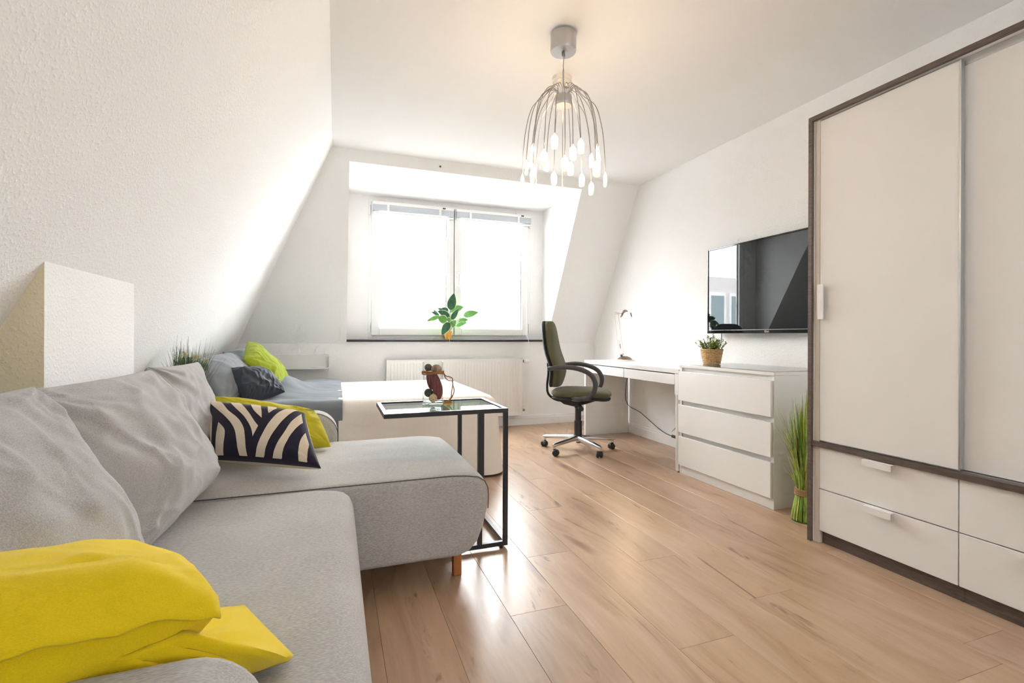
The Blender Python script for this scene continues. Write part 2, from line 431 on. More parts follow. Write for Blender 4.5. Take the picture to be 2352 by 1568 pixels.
# ------------------------------------------------------------------ windows
def window(name, x0, x1, z0, z1, y, dr, handle=True):
    """two-sash plastic window in a plane of constant y; dr = +1 when the room lies towards -y"""
    W = bpy.data.objects.new(name, None); COL.objects.link(W); W.location = (x0, y, z0); OFF[W.name] = Vector((x0, y, z0)); struct(W)
    def yy(a, b_): return (y - dr * a, y - dr * b_) if dr < 0 else (y - b_, y - a)
    mb = MB(); t = .045
    for bx in ((x0, x0 + t, z0, z1), (x1 - t, x1, z0, z1), (x0 + t, x1 - t, z0, z0 + t), (x0 + t, x1 - t, z1 - t, z1)):
        mb.box(bx[0], bx[1], *yy(-.06, .015), bx[2], bx[3])
    mb.build('window_frame', M_pvc, W, bevel=.003)
    xm = (x0 + x1) / 2; g = .008
    MB().box(xm - .006, xm + .006, *yy(-.02, .0), z0 + .05, z1 - .05).build('dark_gap_strip', M_greyp, W)  # dark strip added behind the sash gap to deepen its shade
    for k, (a, b_) in enumerate(((x0 + .03, xm - g / 2), (xm + g / 2, x1 - .03))):
        s = .075; zb, ztp = z0 + .03, z1 - .03; mb = MB()
        for bx in ((a, a + s, zb, ztp), (b_ - s, b_, zb, ztp), (a + s, b_ - s, zb, zb + s), (a + s, b_ - s, ztp - s, ztp)):
            mb.box(bx[0], bx[1], *yy(-.03, .038), bx[2], bx[3])
        sash = mb.build('sash', M_pvc, W, bevel=.006, seg=3)
        mb = MB()
        for bx in ((a + s, a + s + .006, zb + s, ztp - s), (b_ - s - .006, b_ - s, zb + s, ztp - s), (a + s, b_ - s, zb + s, zb + s + .006), (a + s, b_ - s, ztp - s - .006, ztp - s)):
            mb.box(bx[0], bx[1], *yy(-.004, .010), bx[2], bx[3])
        mb.build('rubber_gasket', M_greyp, sash)
        py_ = y + .009 * dr; MB().add([(a + s - .004, py_, zb + s - .004), (b_ - s + .004, py_, zb + s - .004), (b_ - s + .004, py_, ztp - s + .004), (a + s - .004, py_, ztp - s + .004)], [(0, 1, 2, 3)]).build('pane', M_pane, sash)
        if handle and k == 1:
            mb = MB(); hz = (z0 + z1) / 2 - .03
            mb.box(a + .022, a + .052, *yy(.038, .05), hz - .035, hz + .035)
            mb.cyl((a + .037, y - .05 * dr, hz), (a + .037, y - .085 * dr, hz), .009)
            mb.box(a + .027, a + .047, *yy(.078, .092), hz - .125, hz + .012)
            mb.build('handle', M_pvc, sash, bevel=.004)
        for hz in ((z0 + .06, ztp - .14) if handle else ()):
            hx = x0 + .012 if k == 0 else x1 - .012
            MB().cyl((hx, y - .025 * dr, hz), (hx, y - .025 * dr, hz + .10), .011).build('hinge', M_pvc, W, smooth=True)
    return W
window('window_1', FX0, FX1, FZ0, FZ1, YW + .01, 1)
window('added_fill_window', RX0, RX1, RZ0, RZ1, YB - .02, -1, False)  # invented window, lets fill light in from behind the camera
# retracted venetian blinds
def blind(x0, x1, label):
    zt_ = FZ1 - .038; y0 = YW - .055
    T = thing('venetian_blind', label, 'blind', ((x0 + x1) / 2, y0, zt_ - .1), 'retracted venetian blinds on the window sashes')
    box('head_rail', M_pvc, T, x0, x1, y0 - .016, y0 + .018, zt_ - .032, zt_, bevel=.003)
    for k in range(11):
        z = zt_ - .038 - k * .0055
        MB().prism([(x0 + .004, y0 - .013, z), (x0 + .004, y0 + .001, z + .0025), (x0 + .004, y0 + .015, z), (x0 + .004, y0 + .015, z + .0048), (x0 + .004, y0 + .001, z + .0065), (x0 + .004, y0 - .013, z + .0048)], (x1 - x0 - .008, 0, 0)).build('slat', M_slatb, T)
    box('bottom_rail', M_pvc, T, x0 + .002, x1 - .002, y0 - .014, y0 + .016, zt_ - .118, zt_ - .100, bevel=.004)
    for fx in (.18, .82):
        xx = x0 + (x1 - x0) * fx
        box('bracket', M_pvc, T, xx - .012, xx + .012, y0 - .020, y0 - .017, zt_ - .10, zt_ - .022)
        MB().cyl((xx - .02, y0, zt_ - .005), (xx - .02, y0, zt_ + .012), .008).build('clip', M_pvc, T)
    box('tilt_gear', M_greyp, T, x1 - .125, x1 - .095, y0 - .026, y0 - .017, zt_ - .022, zt_ - .010)
    xx = x1 - .055
    mb = MB(); mb.tube([(xx, y0 - .022, zt_ - .02), (xx, y0 - .022, zt_ - .6), (xx - .01, y0 - .03, DZ0 + .05), (xx - .01, y0 - .09, DZ0 + .012), (xx - .01, y0 - .12, DZ0 - .05), (xx - .015, y0 - .12, DZ0 - .22)], .0012, 5)
    mb.build('cord', M_pvc, T)
    MB().lathe([(.002, 0), (.007, .006), (.004, .03)], (xx - .015, y0 - .12, DZ0 - .25), 8).build('cord_toggle', M_pvc, T, smooth=True)
    MB().cyl((x1 - .11, y0 - .026, zt_ - .02), (x1 - .112, y0 - .026, zt_ - .16), .003, n=8).build('wand', M_jar, T, smooth=True)
xm = (FX0 + FX1) / 2
blind(FX0 + .04, xm - .012, 'white blind with grey slats pulled up on the left window sash')
blind(xm + .012, FX1 - .01, 'white blind with grey slats pulled up on the right window sash, nearer the desk')
tag(MB().lathe([(.009, 0), (.007, .004), (.002, .005)], (.85, ys(2.455) - .001, 2.455), 10, (Vector((1, 0, 0)), Vector((0, -.49, .87)), Vector((0, -.87, -.49)))).build('screw_head', M_blackp), 'tiny dark screw head in the wall above the dormer window', 'screw')

# ------------------------------------------------------------------ outside
def house():
    X0, X1, Y0 = -13., -2.2, 11.5
    T = thing('town_house', 'pale house across the courtyard with a slate mansard roof seen in the television', 'building', ((X0 + X1) / 2, Y0 + 3, -9))
    mwall = simple('pale_render', (.72, .68, .66), .9, noise_scale=3)
    mslate = simple('grey_slate', (.16, .15, .16), .8, noise_scale=9, var=.5)
    mwin = simple('dark_window_glass', (.25, .32, .34), .1)
    box('wall', mwall, T, X0, X1, Y0, Y0 + 6, -9, .2)
    rf = MB().prism([(X0, Y0, .2), (X0, Y0 + 1.5, 3.0), (X0, Y0 + 6, 3.2), (X0, Y0 + 6, .2)], (X1 - X0, 0, 0)).build('roof', mslate, T)
    tile = MB().box(-.2, .2, 0, .03, 0, .34).build('slate_tile', mslate, rf)
    tile.location = Vector((X1 - .3, Y0 - .03, .25)) - Vector(T.location)
    tile.rotation_euler = (R(-28.2), 0, 0)
    for r_ in range(8):
        for c_ in range(14):
            if r_ == c_ == 0: continue
            t2 = tile.copy(); COL.objects.link(t2); t2.parent = rf
            t2.location = Vector((X1 - .3 - c_ * .42 - (.21 if r_ % 2 else 0), Y0 - .03 + r_ * .16, .25 + r_ * .30)) - Vector(T.location)
            if c_ in (5, 6, 7, 8, 9, 10): t2.location.z += 0
    for cxw in (-5.4, -8.6, -11.2):
        d = box('dormer', mwall, T, cxw - .8, cxw + .8, Y0 - .1, Y0 + 1.6, .3, 2.75)
        for sx in (-.38, .38):
            f = box('window', M_pvc, T, cxw + sx - .3, cxw + sx + .3, Y0 - .15, Y0 - .09, .45, 2.3)
            box('pane', mwin, f, cxw + sx - .23, cxw + sx + .23, Y0 - .17, Y0 - .14, .55, 2.2)
        rail = MB()
        for k in range(12): rail.cyl((cxw - .8 + k * .145, Y0 - .5, .1), (cxw - .8 + k * .145, Y0 - .5, 1.0), .012, n=6)
        rail.cyl((cxw - .9, Y0 - .5, 1.0), (cxw + .9, Y0 - .5, 1.0), .025, n=6); rail.cyl((cxw - .9, Y0 - .5, .15), (cxw + .9, Y0 - .5, .15), .02, n=6)
        rail.build('balcony_railing', M_alu, T)
        box('balcony_slab', mwall, T, cxw - .95, cxw + .95, Y0 - .6, Y0, -.05, .1)
    box('chimney', simple('red_brick', (.35, .15, .10), .9), T, -10.2, -9.4, Y0 + 2, Y0 + 3, 3.0, 4.6)
house()
T = thing('courtyard_building', 'overexposed pale building with a railing outside the dormer window', 'building', (4, 16, -9))
mpale = simple('white_render', (.80, .80, .79), .9)
box('wall', mpale, T, -1.8, 12, 14, 18, -9, 1.0)
box('parapet', mpale, T, -1.9, 12.1, 13.9, 14.1, 1.0, 1.25)
mb = MB()
for k in range(20): mb.cyl((-1.5 + k * .7, 14, 1.25), (-1.5 + k * .7, 14, 2.0), .02, n=6)
mb.cyl((-1.8, 14, 2.0), (12, 14, 2.0), .03, n=6)
mb.build('roof_railing', M_alu, T)
struct(box('courtyard_ground', simple('grey_paving', (.35, .34, .33), .9, noise_scale=2), None, -40, 40, -30, 50, -9.2, -9))

# ------------------------------------------------------------------ radiator
T = thing('radiator', 'white ribbed panel radiator under the dormer window', 'radiator', (1.2, 4.95, .12))
rx0, rx1, rz0, rz1, ry = .48, 1.92, .125, .745, 4.935
mb = MB(); prof = []; n = 43; stp = (rx1 - rx0 - .05) / n
for k in range(n):
    a = rx0 + .025 + k * stp
    for f_, d in ((0, .0), (.28, .0), (.42, -.0045), (.86, -.0045)): prof.append((a + f_ * stp, ry + .006 + d * .9))
prof = [(rx0, ry + .006)] + prof + [(rx1, ry + .006)]
zlev = [(rz0, 0), (rz0 + .035, 0), (rz0 + .05, 1), (rz1 - .05, 1), (rz1 - .035, 0), (rz1 - .005, 0)]
vs = []; fs = []
for z, on in zlev:
    vs += [(x, (y if on else ry + .006), z) for x, y in prof]
m_ = len(prof)
for j in range(len(zlev) - 1): fs += [(j * m_ + i, j * m_ + i + 1, (j + 1) * m_ + i + 1, (j + 1) * m_ + i) for i in range(m_ - 1)]
mb.add(vs, fs); mb.build('front_panel', M_rad, T, smooth=True, ang=25)
box('back_panel', M_rad, T, rx0, rx1, ry + .075, ry + .082, rz0 + .01, rz1 - .01)
for x in (rx0 - .004, rx1): box('side_cover', M_rad, T, x, x + .004, ry + .003, ry + .085, rz0, rz1)
mb = MB()
mb.box(rx0, rx1, ry + .003, ry + .010, rz1 - .004, rz1); mb.box(rx0, rx1, ry + .078, ry + .085, rz1 - .004, rz1)
for k in range(72): x = rx0 + k * (rx1 - rx0) / 72; mb.box(x, x + .009, ry + .010, ry + .078, rz1 - .004, rz1 - .001)
mb.build('top_grille', M_rad, T)
mb = MB(); mb.cyl((rx1, ry + .04, rz1 - .035), (rx1 + .03, ry + .04, rz1 - .035), .012); mb.build('valve_body', M_brass, T, smooth=True)
fr = (Vector((0, 1, 0)), Vector((0, 0, 1)), Vector((1, 0, 0)))
MB().lathe([(.016, 0), (.024, .008), (.026, .03), (.024, .05), (.018, .062), (.004, .066)], (rx1 + .028, ry + .04, rz1 - .035), 20, fr).build('thermostat_knob', M_pvc, T, smooth=True)
mb = MB(); mb.cyl((rx1, ry + .04, rz0 + .05), (rx1 + .035, ry + .04, rz0 + .05), .013); mb.cyl((rx1 + .03, ry + .025, rz0 + .05), (rx1 + .03, ry + .105, rz0 + .05), .010)
mb.build('return_valve', M_brass, T, smooth=True)
for x in (rx0 + .25, rx1 - .25): box('wall_bracket', M_rad, T, x - .015, x + .015, ry + .08, YK + .0, rz0 + .06, rz1 - .06)

# ------------------------------------------------------------------ wardrobe
wx, wy1, wy0, wz = 2.175, 1.728, .53, 2.05
T = thing('wardrobe', 'tall white sliding door wardrobe with brown edges and four drawers', 'wardrobe', (2.48, 1.13, 0))
wb = 2.80; ym = 1.127
for a, b_ in ((wy1 - .018, wy1), (wy0, wy0 + .018)):
    sp = box('side_panel', M_ward, T, wx + .004, wb, a, b_, 0, wz - .022)
    box('edge_strip', M_brown, sp, wx - .012, wx + .004, a, b_, 0, wz - .022)
box('inner_frame', M_wside, T, wx + .008, wx + .06, wy1 - .046, wy1 - .019, .0, wz - .024)
box('inner_frame', M_wside, T, wx + .008, wx + .06, wy0 + .019, wy0 + .046, .0, wz - .024)
box('back_panel', M_ward, T, wb - .01, wb - .001, wy0 + .02, wy1 - .02, .06, wz - .03)
tp = box('top_panel', M_ward, T, wx + .004, wb, wy0, wy1, wz - .021, wz)
box('edge_strip', M_brown, tp, wx - .012, wx + .004, wy0, wy1, wz - .021, wz)
for k, xx in enumerate((wx + .026, wx + .048)):
    box('sliding_track', M_alu, T, xx, xx + .006, wy0 + .047, wy1 - .047, wz - .05, wz - .022)
dz0, dz1 = .492, wz - .031
d1 = box('sliding_door', M_ward, T, wx + .006, wx + .022, ym, wy1 - .048, dz0, dz1, bevel=.002)
hd = MB(); hy = wy1 - .05
hd.box(wx - .016, wx + .005, hy - .004, hy, 1.07, 1.237); hd.box(wx - .016, wx - .011, hy - .03, hy - .004, 1.07, 1.237)
hd.build('handle', M_ward, d1, bevel=.0015)
box('door_edge', M_alu, d1, wx + .004, wx + .024, ym - .005, ym, dz0, dz1)
d2 = box('sliding_door', M_ward, T, wx + .030, wx + .044, wy0 + .048, ym + .02, dz0, dz1, bevel=.002)
rl = box('middle_rail', M_brown, T, wx - .008, wx + .06, wy0 + .019, wy1 - .019, .462, .486)
box('bottom_track', M_alu, rl, wx + .020, wx + .056, wy0 + .047, wy1 - .047, .486, .490)
for ya, yb in ((ym + .002, wy1 - .048), (wy0 + .048, ym - .002)):
    for za, zb in ((.263, .459), (.062, .259)):
        dr_ = box('drawer', M_ward, T, wx + .006, wx + .5, ya, yb, za, zb, bevel=.0015)
        yc = (ya + yb) / 2; hd = MB()
        hd.box(wx - .022, wx + .006, yc - .057, yc + .057, zb - .006, zb - .001); hd.box(wx - .022, wx - .017, yc - .057, yc + .057, zb - .030, zb - .006)
        hd.build('handle', M_ward, dr_, bevel=.001)
for ya, yb in ((ym + .006, wy1 - .048), (wy0 + .048, ym - .006)): box('plinth', M_brown, T, wx + .03, wx + .05, ya, yb, 0, .06)
box('plinth_joint', M_brown, T, wx + .028, wx + .05, ym - .006, ym + .006, 0, .06)
box('divider_panel', M_ward, T, wx + .05, wb - .012, ym - .009, ym + .009, .06, wz - .052)

# ------------------------------------------------------------------ dresser
T = thing('chest_of_drawers', 'white chest of three handleless drawers with a glass top', 'dresser', (2.59, 2.49, 0))
mx0, mx1, my0, my1 = 2.352, 2.83, 2.087, 2.892
for a, b_ in ((my0, my0 + .02), (my1 - .02, my1)): box('side_panel', M_whitefurn, T, mx0, mx1, a, b_, 0, .764)
box('top_panel', M_whitefurn, T, mx0 - .004, mx1, my0 - .002, my1 + .002, .764, .784, bevel=.002)
box('glass_top', M_dglass, T, mx0, mx1 - .004, my0 + .002, my1 - .002, .7845, .789)
for za, zb in ((.064, .270), (.298, .498), (.528, .737)):
    d = box('drawer', M_glossw, T, mx0 - .020, mx0 - .003, my0 + .006, my1 - .006, za, zb, bevel=.002)
    box('drawer_box', M_whitefurn, d, mx0 - .003, mx1 - .06, my0 + .03, my1 - .03, za + .02, zb - .04)
box('recessed_front', M_whitefurn, T, mx0 + .012, mx0 + .024, my0 + .02, my1 - .02, .02, .764)
box('plinth', M_whitefurn, T, mx0 + .002, mx0 + .012, my0 + .02, my1 - .02, 0, .06)
box('back_panel', M_whitefurn, T, mx1 - .006, mx1 - .001, my0 + .02, my1 - .02, .02, .76)

# ------------------------------------------------------------------ desk
T = thing('desk', 'long white desk with two shallow drawers beside the chest', 'desk', (2.59, 3.61, 0))
ex0, ex1, ey0, ey1 = 2.342, 2.838, 2.900, 4.315
box('desktop', M_whitefurn, T, ex0, ex1, ey0, ey1, .716, .75, bevel=.0025)
box('side_panel', M_whitefurn, T, ex0, ex1 - .0, ey1 - .03, ey1, 0, .716, bevel=.002)
for ya, yb in ((ey0 + .045, 3.606), (3.616, ey1 - .035)):
    d = box('drawer', M_whitefurn, T, ex0 + .002, ex0 + .018, ya, yb, .632, .709, bevel=.002)
    box('drawer_box', M_whitefurn, d, ex0 + .018, ex1 - .08, ya + .01, yb - .01, .637, .70)
box('drawer_divider', M_whitefurn, T, ex0 + .01, ex1 - .06, 3.604, 3.618, .632, .716)
box('back_rail', M_whitefurn, T, ex1 - .06, ex1 - .045, ey0 + .04, ey1 - .03, .60, .716)
mb = MB(); yl = ey0 + .022; hw = .018
leg = [(ex0 + .018, .716), (ex0 + .018, .06), (ex0 + .03, .03), (ex0 + .055, .018), (ex1 - .055, .018), (ex1 - .03, .03), (ex1 - .018, .06), (ex1 - .018, .716)]
mb.tube(smoothpath([(x, yl, z) for x, z in leg], 4), .0165, 10)
mb.build('metal_leg', M_whitefurn, T, smooth=True)
box('leg_bracket', M_whitefurn, T, ex0 + .002, ex0 + .036, ey0 + .002, ey0 + .042, .56, .716, bevel=.002)
tag(box('power_socket', M_blackp, None, 2.38, 2.42, 2.893, 2.8995, .33, .40, bevel=.002), 'small black plastic block between desk leg and chest of drawers', 'socket')
# cables
tag(MB().tube(smoothpath([(2.80, 4.22, .70), (2.80, 4.27, .33), (2.80, 4.0, .24), (2.80, 3.70, .13), (2.80, 3.52, .105), (2.80, 3.36, .10), (2.80, 3.0, .09), (2.80, 2.93, .012)], 6), .0035, 6).build('power_cable', M_blackp, smooth=True), 'black lamp cable sagging along the wall under the desk', 'cable')
sw = MB().box(2.792, 2.812, 3.48, 3.55, .094, .120).build('inline_switch', M_greyp, bpy.data.objects['power_cable'], bevel=.006)
tag(MB().tube(smoothpath([(2.815, 3.57, .14), (2.815, 3.45, .24), (2.815, 3.3, .34), (2.815, 3.2, .45), (2.815, 3.1, .52)], 5), .0018, 5).build('thin_cable', M_greyp, smooth=True), 'thin grey wire hanging on the wall under the desk', 'cable')
tag(MB().tube(smoothpath([(2.82, 2.985, 1.02), (2.83, 3.0, .95), (2.83, 3.03, .86), (2.84, 3.05, .72), (2.845, 3.05, .5)], 5), .003, 6).build('aerial_cable', M_blackp, smooth=True), 'black cable dropping from the television behind the basket plant', 'cable')

# ------------------------------------------------------------------ television
tx, ty1, ty0, tz0, tz1 = 2.775, 3.085, 1.955, 1.012, 1.672
T = thing('television', 'flat black wall television with a dark reflective screen', 'television', (2.8, 2.52, tz0))
box('housing', M_bezel, T, tx + .002, tx + .035, ty0, ty1, tz0, tz1, bevel=.004)
mb = MB()
for b_ in ((ty0, ty0 + .010, tz0, tz1), (ty1 - .010, ty1, tz0, tz1), (ty0 + .01, ty1 - .01, tz1 - .010, tz1), (ty0 + .01, ty1 - .01, tz0, tz0 + .024)): mb.box(tx - .006, tx + .002, *b_)
mb.build('bezel', M_bezel, T, bevel=.0025)
box('bezel_trim', M_chrome, T, tx - .007, tx + .001, ty0 + .012, ty1 - .012, tz0 + .0245, tz0 + .0268)
MB().add([(tx - .001, ty0 + .010, tz0 + .024), (tx - .001, ty1 - .010, tz0 + .024), (tx - .001, ty1 - .010, tz1 - .010), (tx - .001, ty0 + .010, tz1 - .010)], [(0, 1, 2, 3)]).build('screen', M_screen, T)
box('wall_mount', M_blackp, T, tx + .036, XR, 2.30, 2.74, 1.2, 1.5)
def text_mesh(name, s, size, m, parent, mw):
    cu = bpy.data.curves.new(name, 'FONT'); cu.body = s; cu.size = size; cu.extrude = .0004; cu.align_x = 'CENTER'
    to = bpy.data.objects.new(name, cu); COL.objects.link(to)
    dg = bpy.context.evaluated_depsgraph_get(); me = bpy.data.meshes.new_from_object(to.evaluated_get(dg))
    bpy.data.objects.remove(to); bpy.data.curves.remove(cu)
    me.transform(mw @ Matrix.Identity(4)); off = OFF[parent.name]
    me.transform(Matrix.Translation(-off)); me.materials.clear(); me.materials.append(m)
    o = bpy.data.objects.new(name, me); COL.objects.link(o); o.parent = parent; return o
mlogo = simple('pale_logo_print', (.75, .75, .77), .3)
yl = (ty0 + ty1) / 2
basis = Matrix(((0, 0, -1, 0), (-1, 0, 0, 0), (0, 1, 0, 0), (0, 0, 0, 1)))
text_mesh('logo_letters', 'LG', .017, mlogo, T, Matrix.Translation((tx - .0068, yl - .010, tz0 + .006)) @ basis)
mb = MB(); mb.tube([(tx - .0068, yl + .010 + .0065 * math.cos(a), tz0 + .012 + .0065 * math.sin(a)) for a in [2 * PI * i / 20 for i in range(20)]], .0011, 5, closed=True)
mb.box(tx - .0075, tx - .006, yl + .009, yl + .011, tz0 + .009, tz0 + .015)
mb.build('logo_emblem', mlogo, T)
MB().cyl((tx - .006, yl - .004, tz0 + .0025), (tx - .0075, yl - .004, tz0 + .0025), .002, n=8).build('standby_light', M_red, T)

# ------------------------------------------------------------------ pendant lamp
lx, ly = 1.065, 2.19
T = thing('pendant_lamp', 'silver pendant lamp with arching wires ending in lit frosted bulbs', 'lamp', (lx, ly, 1.75))
MB().lathe([(.02, 2.5), (.052, 2.5), (.052, 2.496), (.064, 2.490), (.065, 2.412), (.062, 2.404), (.0, 2.402)], (lx, ly, 0), 40).build('canopy', M_silver, T, smooth=True)
MB().lathe([(.0, 2.403), (.008, 2.402), (.009, 2.388), (.006, 2.380), (.0, 2.379)], (lx, ly, 0), 14).build('cable_grip', M_wire, T, smooth=True)
MB().tube(smoothpath([(lx, ly, 2.385), (lx + .001, ly, 2.36), (lx - .001, ly, 2.34), (lx, ly, 2.315)], 4), .0022, 6).build('cable', M_wire, T, smooth=True)
MB().cyl((lx, ly, 2.175), (lx, ly, 2.318), .0045, n=12).build('rod', M_silver, T, smooth=True)
MB().lathe([(.0, 2.182), (.041, 2.182), (.043, 2.179), (.043, 2.137), (.041, 2.134), (.0, 2.134)], (lx, ly, 0), 32).build('hub', M_silver, T, smooth=True)
bulb_me = None
for k in range(24):
    a = 2 * PI * (k + .35) / 24 + random.uniform(-.05, .05)
    tier = (0, 2, 1)[k % 3]
    re = (.165, .185, .198)[tier] + random.uniform(-.006, .006); zb = (1.925, 1.865, 1.805)[tier] + random.uniform(-.012, .012)
    ca, sa = math.cos(a), math.sin(a)
    def pt(r, z): return (lx + r * ca, ly + r * sa, z)
    path = smoothpath([pt(.024, 2.18), pt(.036, 2.214), pt(.062, 2.222), pt(.098, 2.196 - .006 * tier), pt(re * .78, 2.135), pt(re * .93, 2.04), pt(re, 1.95 if tier == 0 else 1.93)] + ([pt(re + .005, zb)] if zb < 1.90 else [pt(re + .004, zb)]), 5)
    MB().tube(path, .0021, 6).build('wire', M_wire, T, smooth=True)
    rr = re + .006
    er, et, ez = Vector((ca, sa, 0)), Vector((-sa, ca, 0)), Vector((0, 0, -1))
    mb = MB(); rings = []
    for f_, wv in ((0, .12), (.06, .22), (.14, .5), (.24, .85), (.35, 1), (.8, 1), (.93, .9), (1.0, .55)):
        rings.append([Vector(pt(rr, zb)) + ez * (f_ * .076) + et * (.0165 * wv * math.cos(2 * PI * i / 14)) + er * (.0085 * wv * math.sin(2 * PI * i / 14)) for i in range(14)])
    mb.loft(rings); mb.build('bulb', M_bulb, T, smooth=True, ang=80)
pl = bpy.data.lights.new('pendant_light', 'POINT'); pl.energy = 7.5; pl.color = (1, .72, .46); pl.shadow_soft_size = .10
po = bpy.data.objects.new('pendant_light', pl); COL.objects.link(po); po.location = (lx, ly, 1.86)
# smoke detector
T = thing('smoke_detector', 'round ivory smoke detector on the ceiling behind the pendant lamp', 'smoke detector', (1.24, 2.57, 2.44))
MB().lathe([(.0, 2.5), (.056, 2.5), (.057, 2.478), (.052, 2.476), (.052, 2.470), (.056, 2.468), (.053, 2.448), (.040, 2.440), (.0, 2.439)], (1.24, 2.57, 0), 36).build('housing', M_plast, T, smooth=True)
for k in range(3): MB().box(1.255 + k * .007, 1.258 + k * .007, 2.545, 2.565, 2.437, 2.4405).build('vent_slot', M_greyp, T)

# ------------------------------------------------------------------ pillows
def surf_pillow(C, thick, sag=0, pinch=.05, seed=0, wr=.006, p=2.3, q=.5, flat_back=1.0, rad=9, rc=0, crease=0):
    BL, BR, TR, TL = [Vector(c) for c in C]
    N = ((BR - BL) + (TR - TL)).cross((TL - BL) + (TR - BR)).normalized()
    sd = Vector((seed * 3.7, seed * 1.3, seed * .7))
    def S(u, v, side, lift=0):
        uu = u * (1 - pinch * (1 - v * v)); vv = v * (1 - pinch * (1 - u * u))
        if rc: uu, vv = uu * math.sqrt(1 - rc * v * v), vv * math.sqrt(1 - rc * u * u)
        a, b_ = (uu + 1) / 2, (vv + 1) / 2
        base = BL * (1 - a) * (1 - b_) + BR * a * (1 - b_) + TR * a * b_ + TL * (1 - a) * b_
        e = max(0, (1 - abs(u) ** p)) * max(0, (1 - abs(v) ** p))
        h = thick / 2 * e ** q * (1 - sag * v)
        w_ = 0
        for (cu, cv) in ((-1, -1), (1, -1), (1, 1), (-1, 1)):
            du, dv = u - cu, v - cv; r = math.hypot(du, dv)
            ang = math.atan2(dv, du)
            w_ += noise.noise(Vector((ang * rad * .55, r * 1.2, cu * 5 + cv * 9)) + sd) * math.exp(-r * 1.5) * 1.6
        w_ += .75 * noise.noise(Vector((u * 2.1, v * 2.1, side)) + sd) + .35 * noise.noise(Vector((u * 6, v * 3.2, side * 2)) + sd)
        edge = min(1, e * 4) ** .5
        w_ *= wr * (.25 + .75 * edge)
        if crease:
            for sc_, am in ((1.5, 1.0), (2.7, .55)):
                q_ = Vector((u * sc_ + .5 * noise.noise(Vector((u * 2, v * 2, 7)) + sd), v * sc_ * .55, side + sc_)) + sd * 2
                rdg = 1 - min(1, abs(noise.noise(q_)) * 4.5); w_ += crease * am * (rdg ** 2 * 1.2 - .25) * (.3 + .7 * edge) * (.55 + .45 * noise.noise(q_ * .7 + Vector((9, 3, 1))))
        return base + N * (side * (h * (1 if side > 0 else flat_back)) + w_ + lift)
    return S, N
def pillow(name, C, thick, mats, label=None, cat='pillow', group=None, n=44, parent=None, **kw):
    S, N = surf_pillow(C, thick, **kw)
    mb = MB(); vs = []; idx = {}
    def tt(i): x = -1 + 2 * i / n; return math.sin(x * PI / 2) * .75 + x * .25
    for side in (1, -1):
        for j in range(n + 1):
            for i in range(n + 1):
                edge = i in (0, n) or j in (0, n)
                if side == -1 and edge: idx[(-1, i, j)] = idx[(1, i, j)]; continue
                idx[(side, i, j)] = len(vs); vs.append(S(tt(i), tt(j), side))
    fs = []; mi = []
    for side in (1, -1):
        for j in range(n):
            for i in range(n):
                q_ = [idx[(side, i, j)], idx[(side, i + 1, j)], idx[(side, i + 1, j + 1)], idx[(side, i, j + 1)]]
                fs.append(tuple(q_ if side == 1 else q_[::-1])); mi.append(0 if side == 1 else 1)
    mb.add(vs, fs); mats = mats if isinstance(mats, (list, tuple)) else [mats]
    mb.mi = mi if len(mats) > 1 else [0] * len(fs)
    o = mb.build(name, mats, parent, smooth=True, ang=75)
    if label: tag(o, label, cat, group)
    return o, S

# ------------------------------------------------------------------ sofa
T = thing('corner_sofa', 'grey fabric corner sofa with a long chaise and wooden legs', 'sofa', (-.3, 1.6, 0))
def round_prof(prof, y0, y1, name, m, bevel, parent, seg=4):
    return MB().prism([(x, y0, z) for x, z in prof], (0, y1 - y0, 0)).build(name, m, parent, bevel=bevel, seg=seg)
def crowned(name, prof, y0, y1, m, parent, rnd=.035, crown=.006, ny=28, seed=0, wr=.002):
    """prism along y with rounded end edges and a softly uneven surface"""
    mb = MB(); rings = []
    c = Vector((sum(p[0] for p in prof) / len(prof), sum(p[1] for p in prof) / len(prof), 0))
    ts = []
    for k in range(6): a = k / 5 * PI / 2; ts.append((y0 + rnd * (1 - math.sin(a)), rnd * (1 - math.cos(PI / 2 - a)) if False else rnd * (1 - math.cos(a))))
    ts = [(y0 + rnd * (1 - math.cos(k / 6 * PI / 2)), rnd * (1 - math.sin(k / 6 * PI / 2))) for k in range(7)]
    ts += [(y0 + rnd + (y1 - y0 - 2 * rnd) * k / ny, 0) for k in range(1, ny)]
    ts += [(y1 - rnd * (1 - math.cos(k / 6 * PI / 2)), rnd * (1 - math.sin(k / 6 * PI / 2))) for k in range(6, -1, -1)]
    xs_ = [p[0] for p in prof]; zs_ = [p[1] for p in prof]; x0, x1, z0, z1 = min(xs_), max(xs_), min(zs_), max(zs_)
    for y, ins in ts:
        ring = []
        for x, z in prof:
            fx = (x - (x0 + x1) / 2) / ((x1 - x0) / 2); fz = (z - (z0 + z1) / 2) / ((z1 - z0) / 2)
            xx = x - fx * ins; zz = z - fz * ins
            if fz > .8: zz += crown * (1 - ((y - (y0 + y1) / 2) / ((y1 - y0) / 2)) ** 2) + wr * noise.noise(Vector((x * 4, y * 9, seed))) + wr * .7 * noise.noise(Vector((x * 3, y * 30, seed)))
            ring.append((xx, y, zz))
        rings.append(ring)
    mb.loft(rings); return mb.build(name, m, parent, smooth=True, ang=50)
def top_pts(xa, xb, z, n=16): return [(xa + (xb - xa) * k / n, z) for k in range(n + 1)]
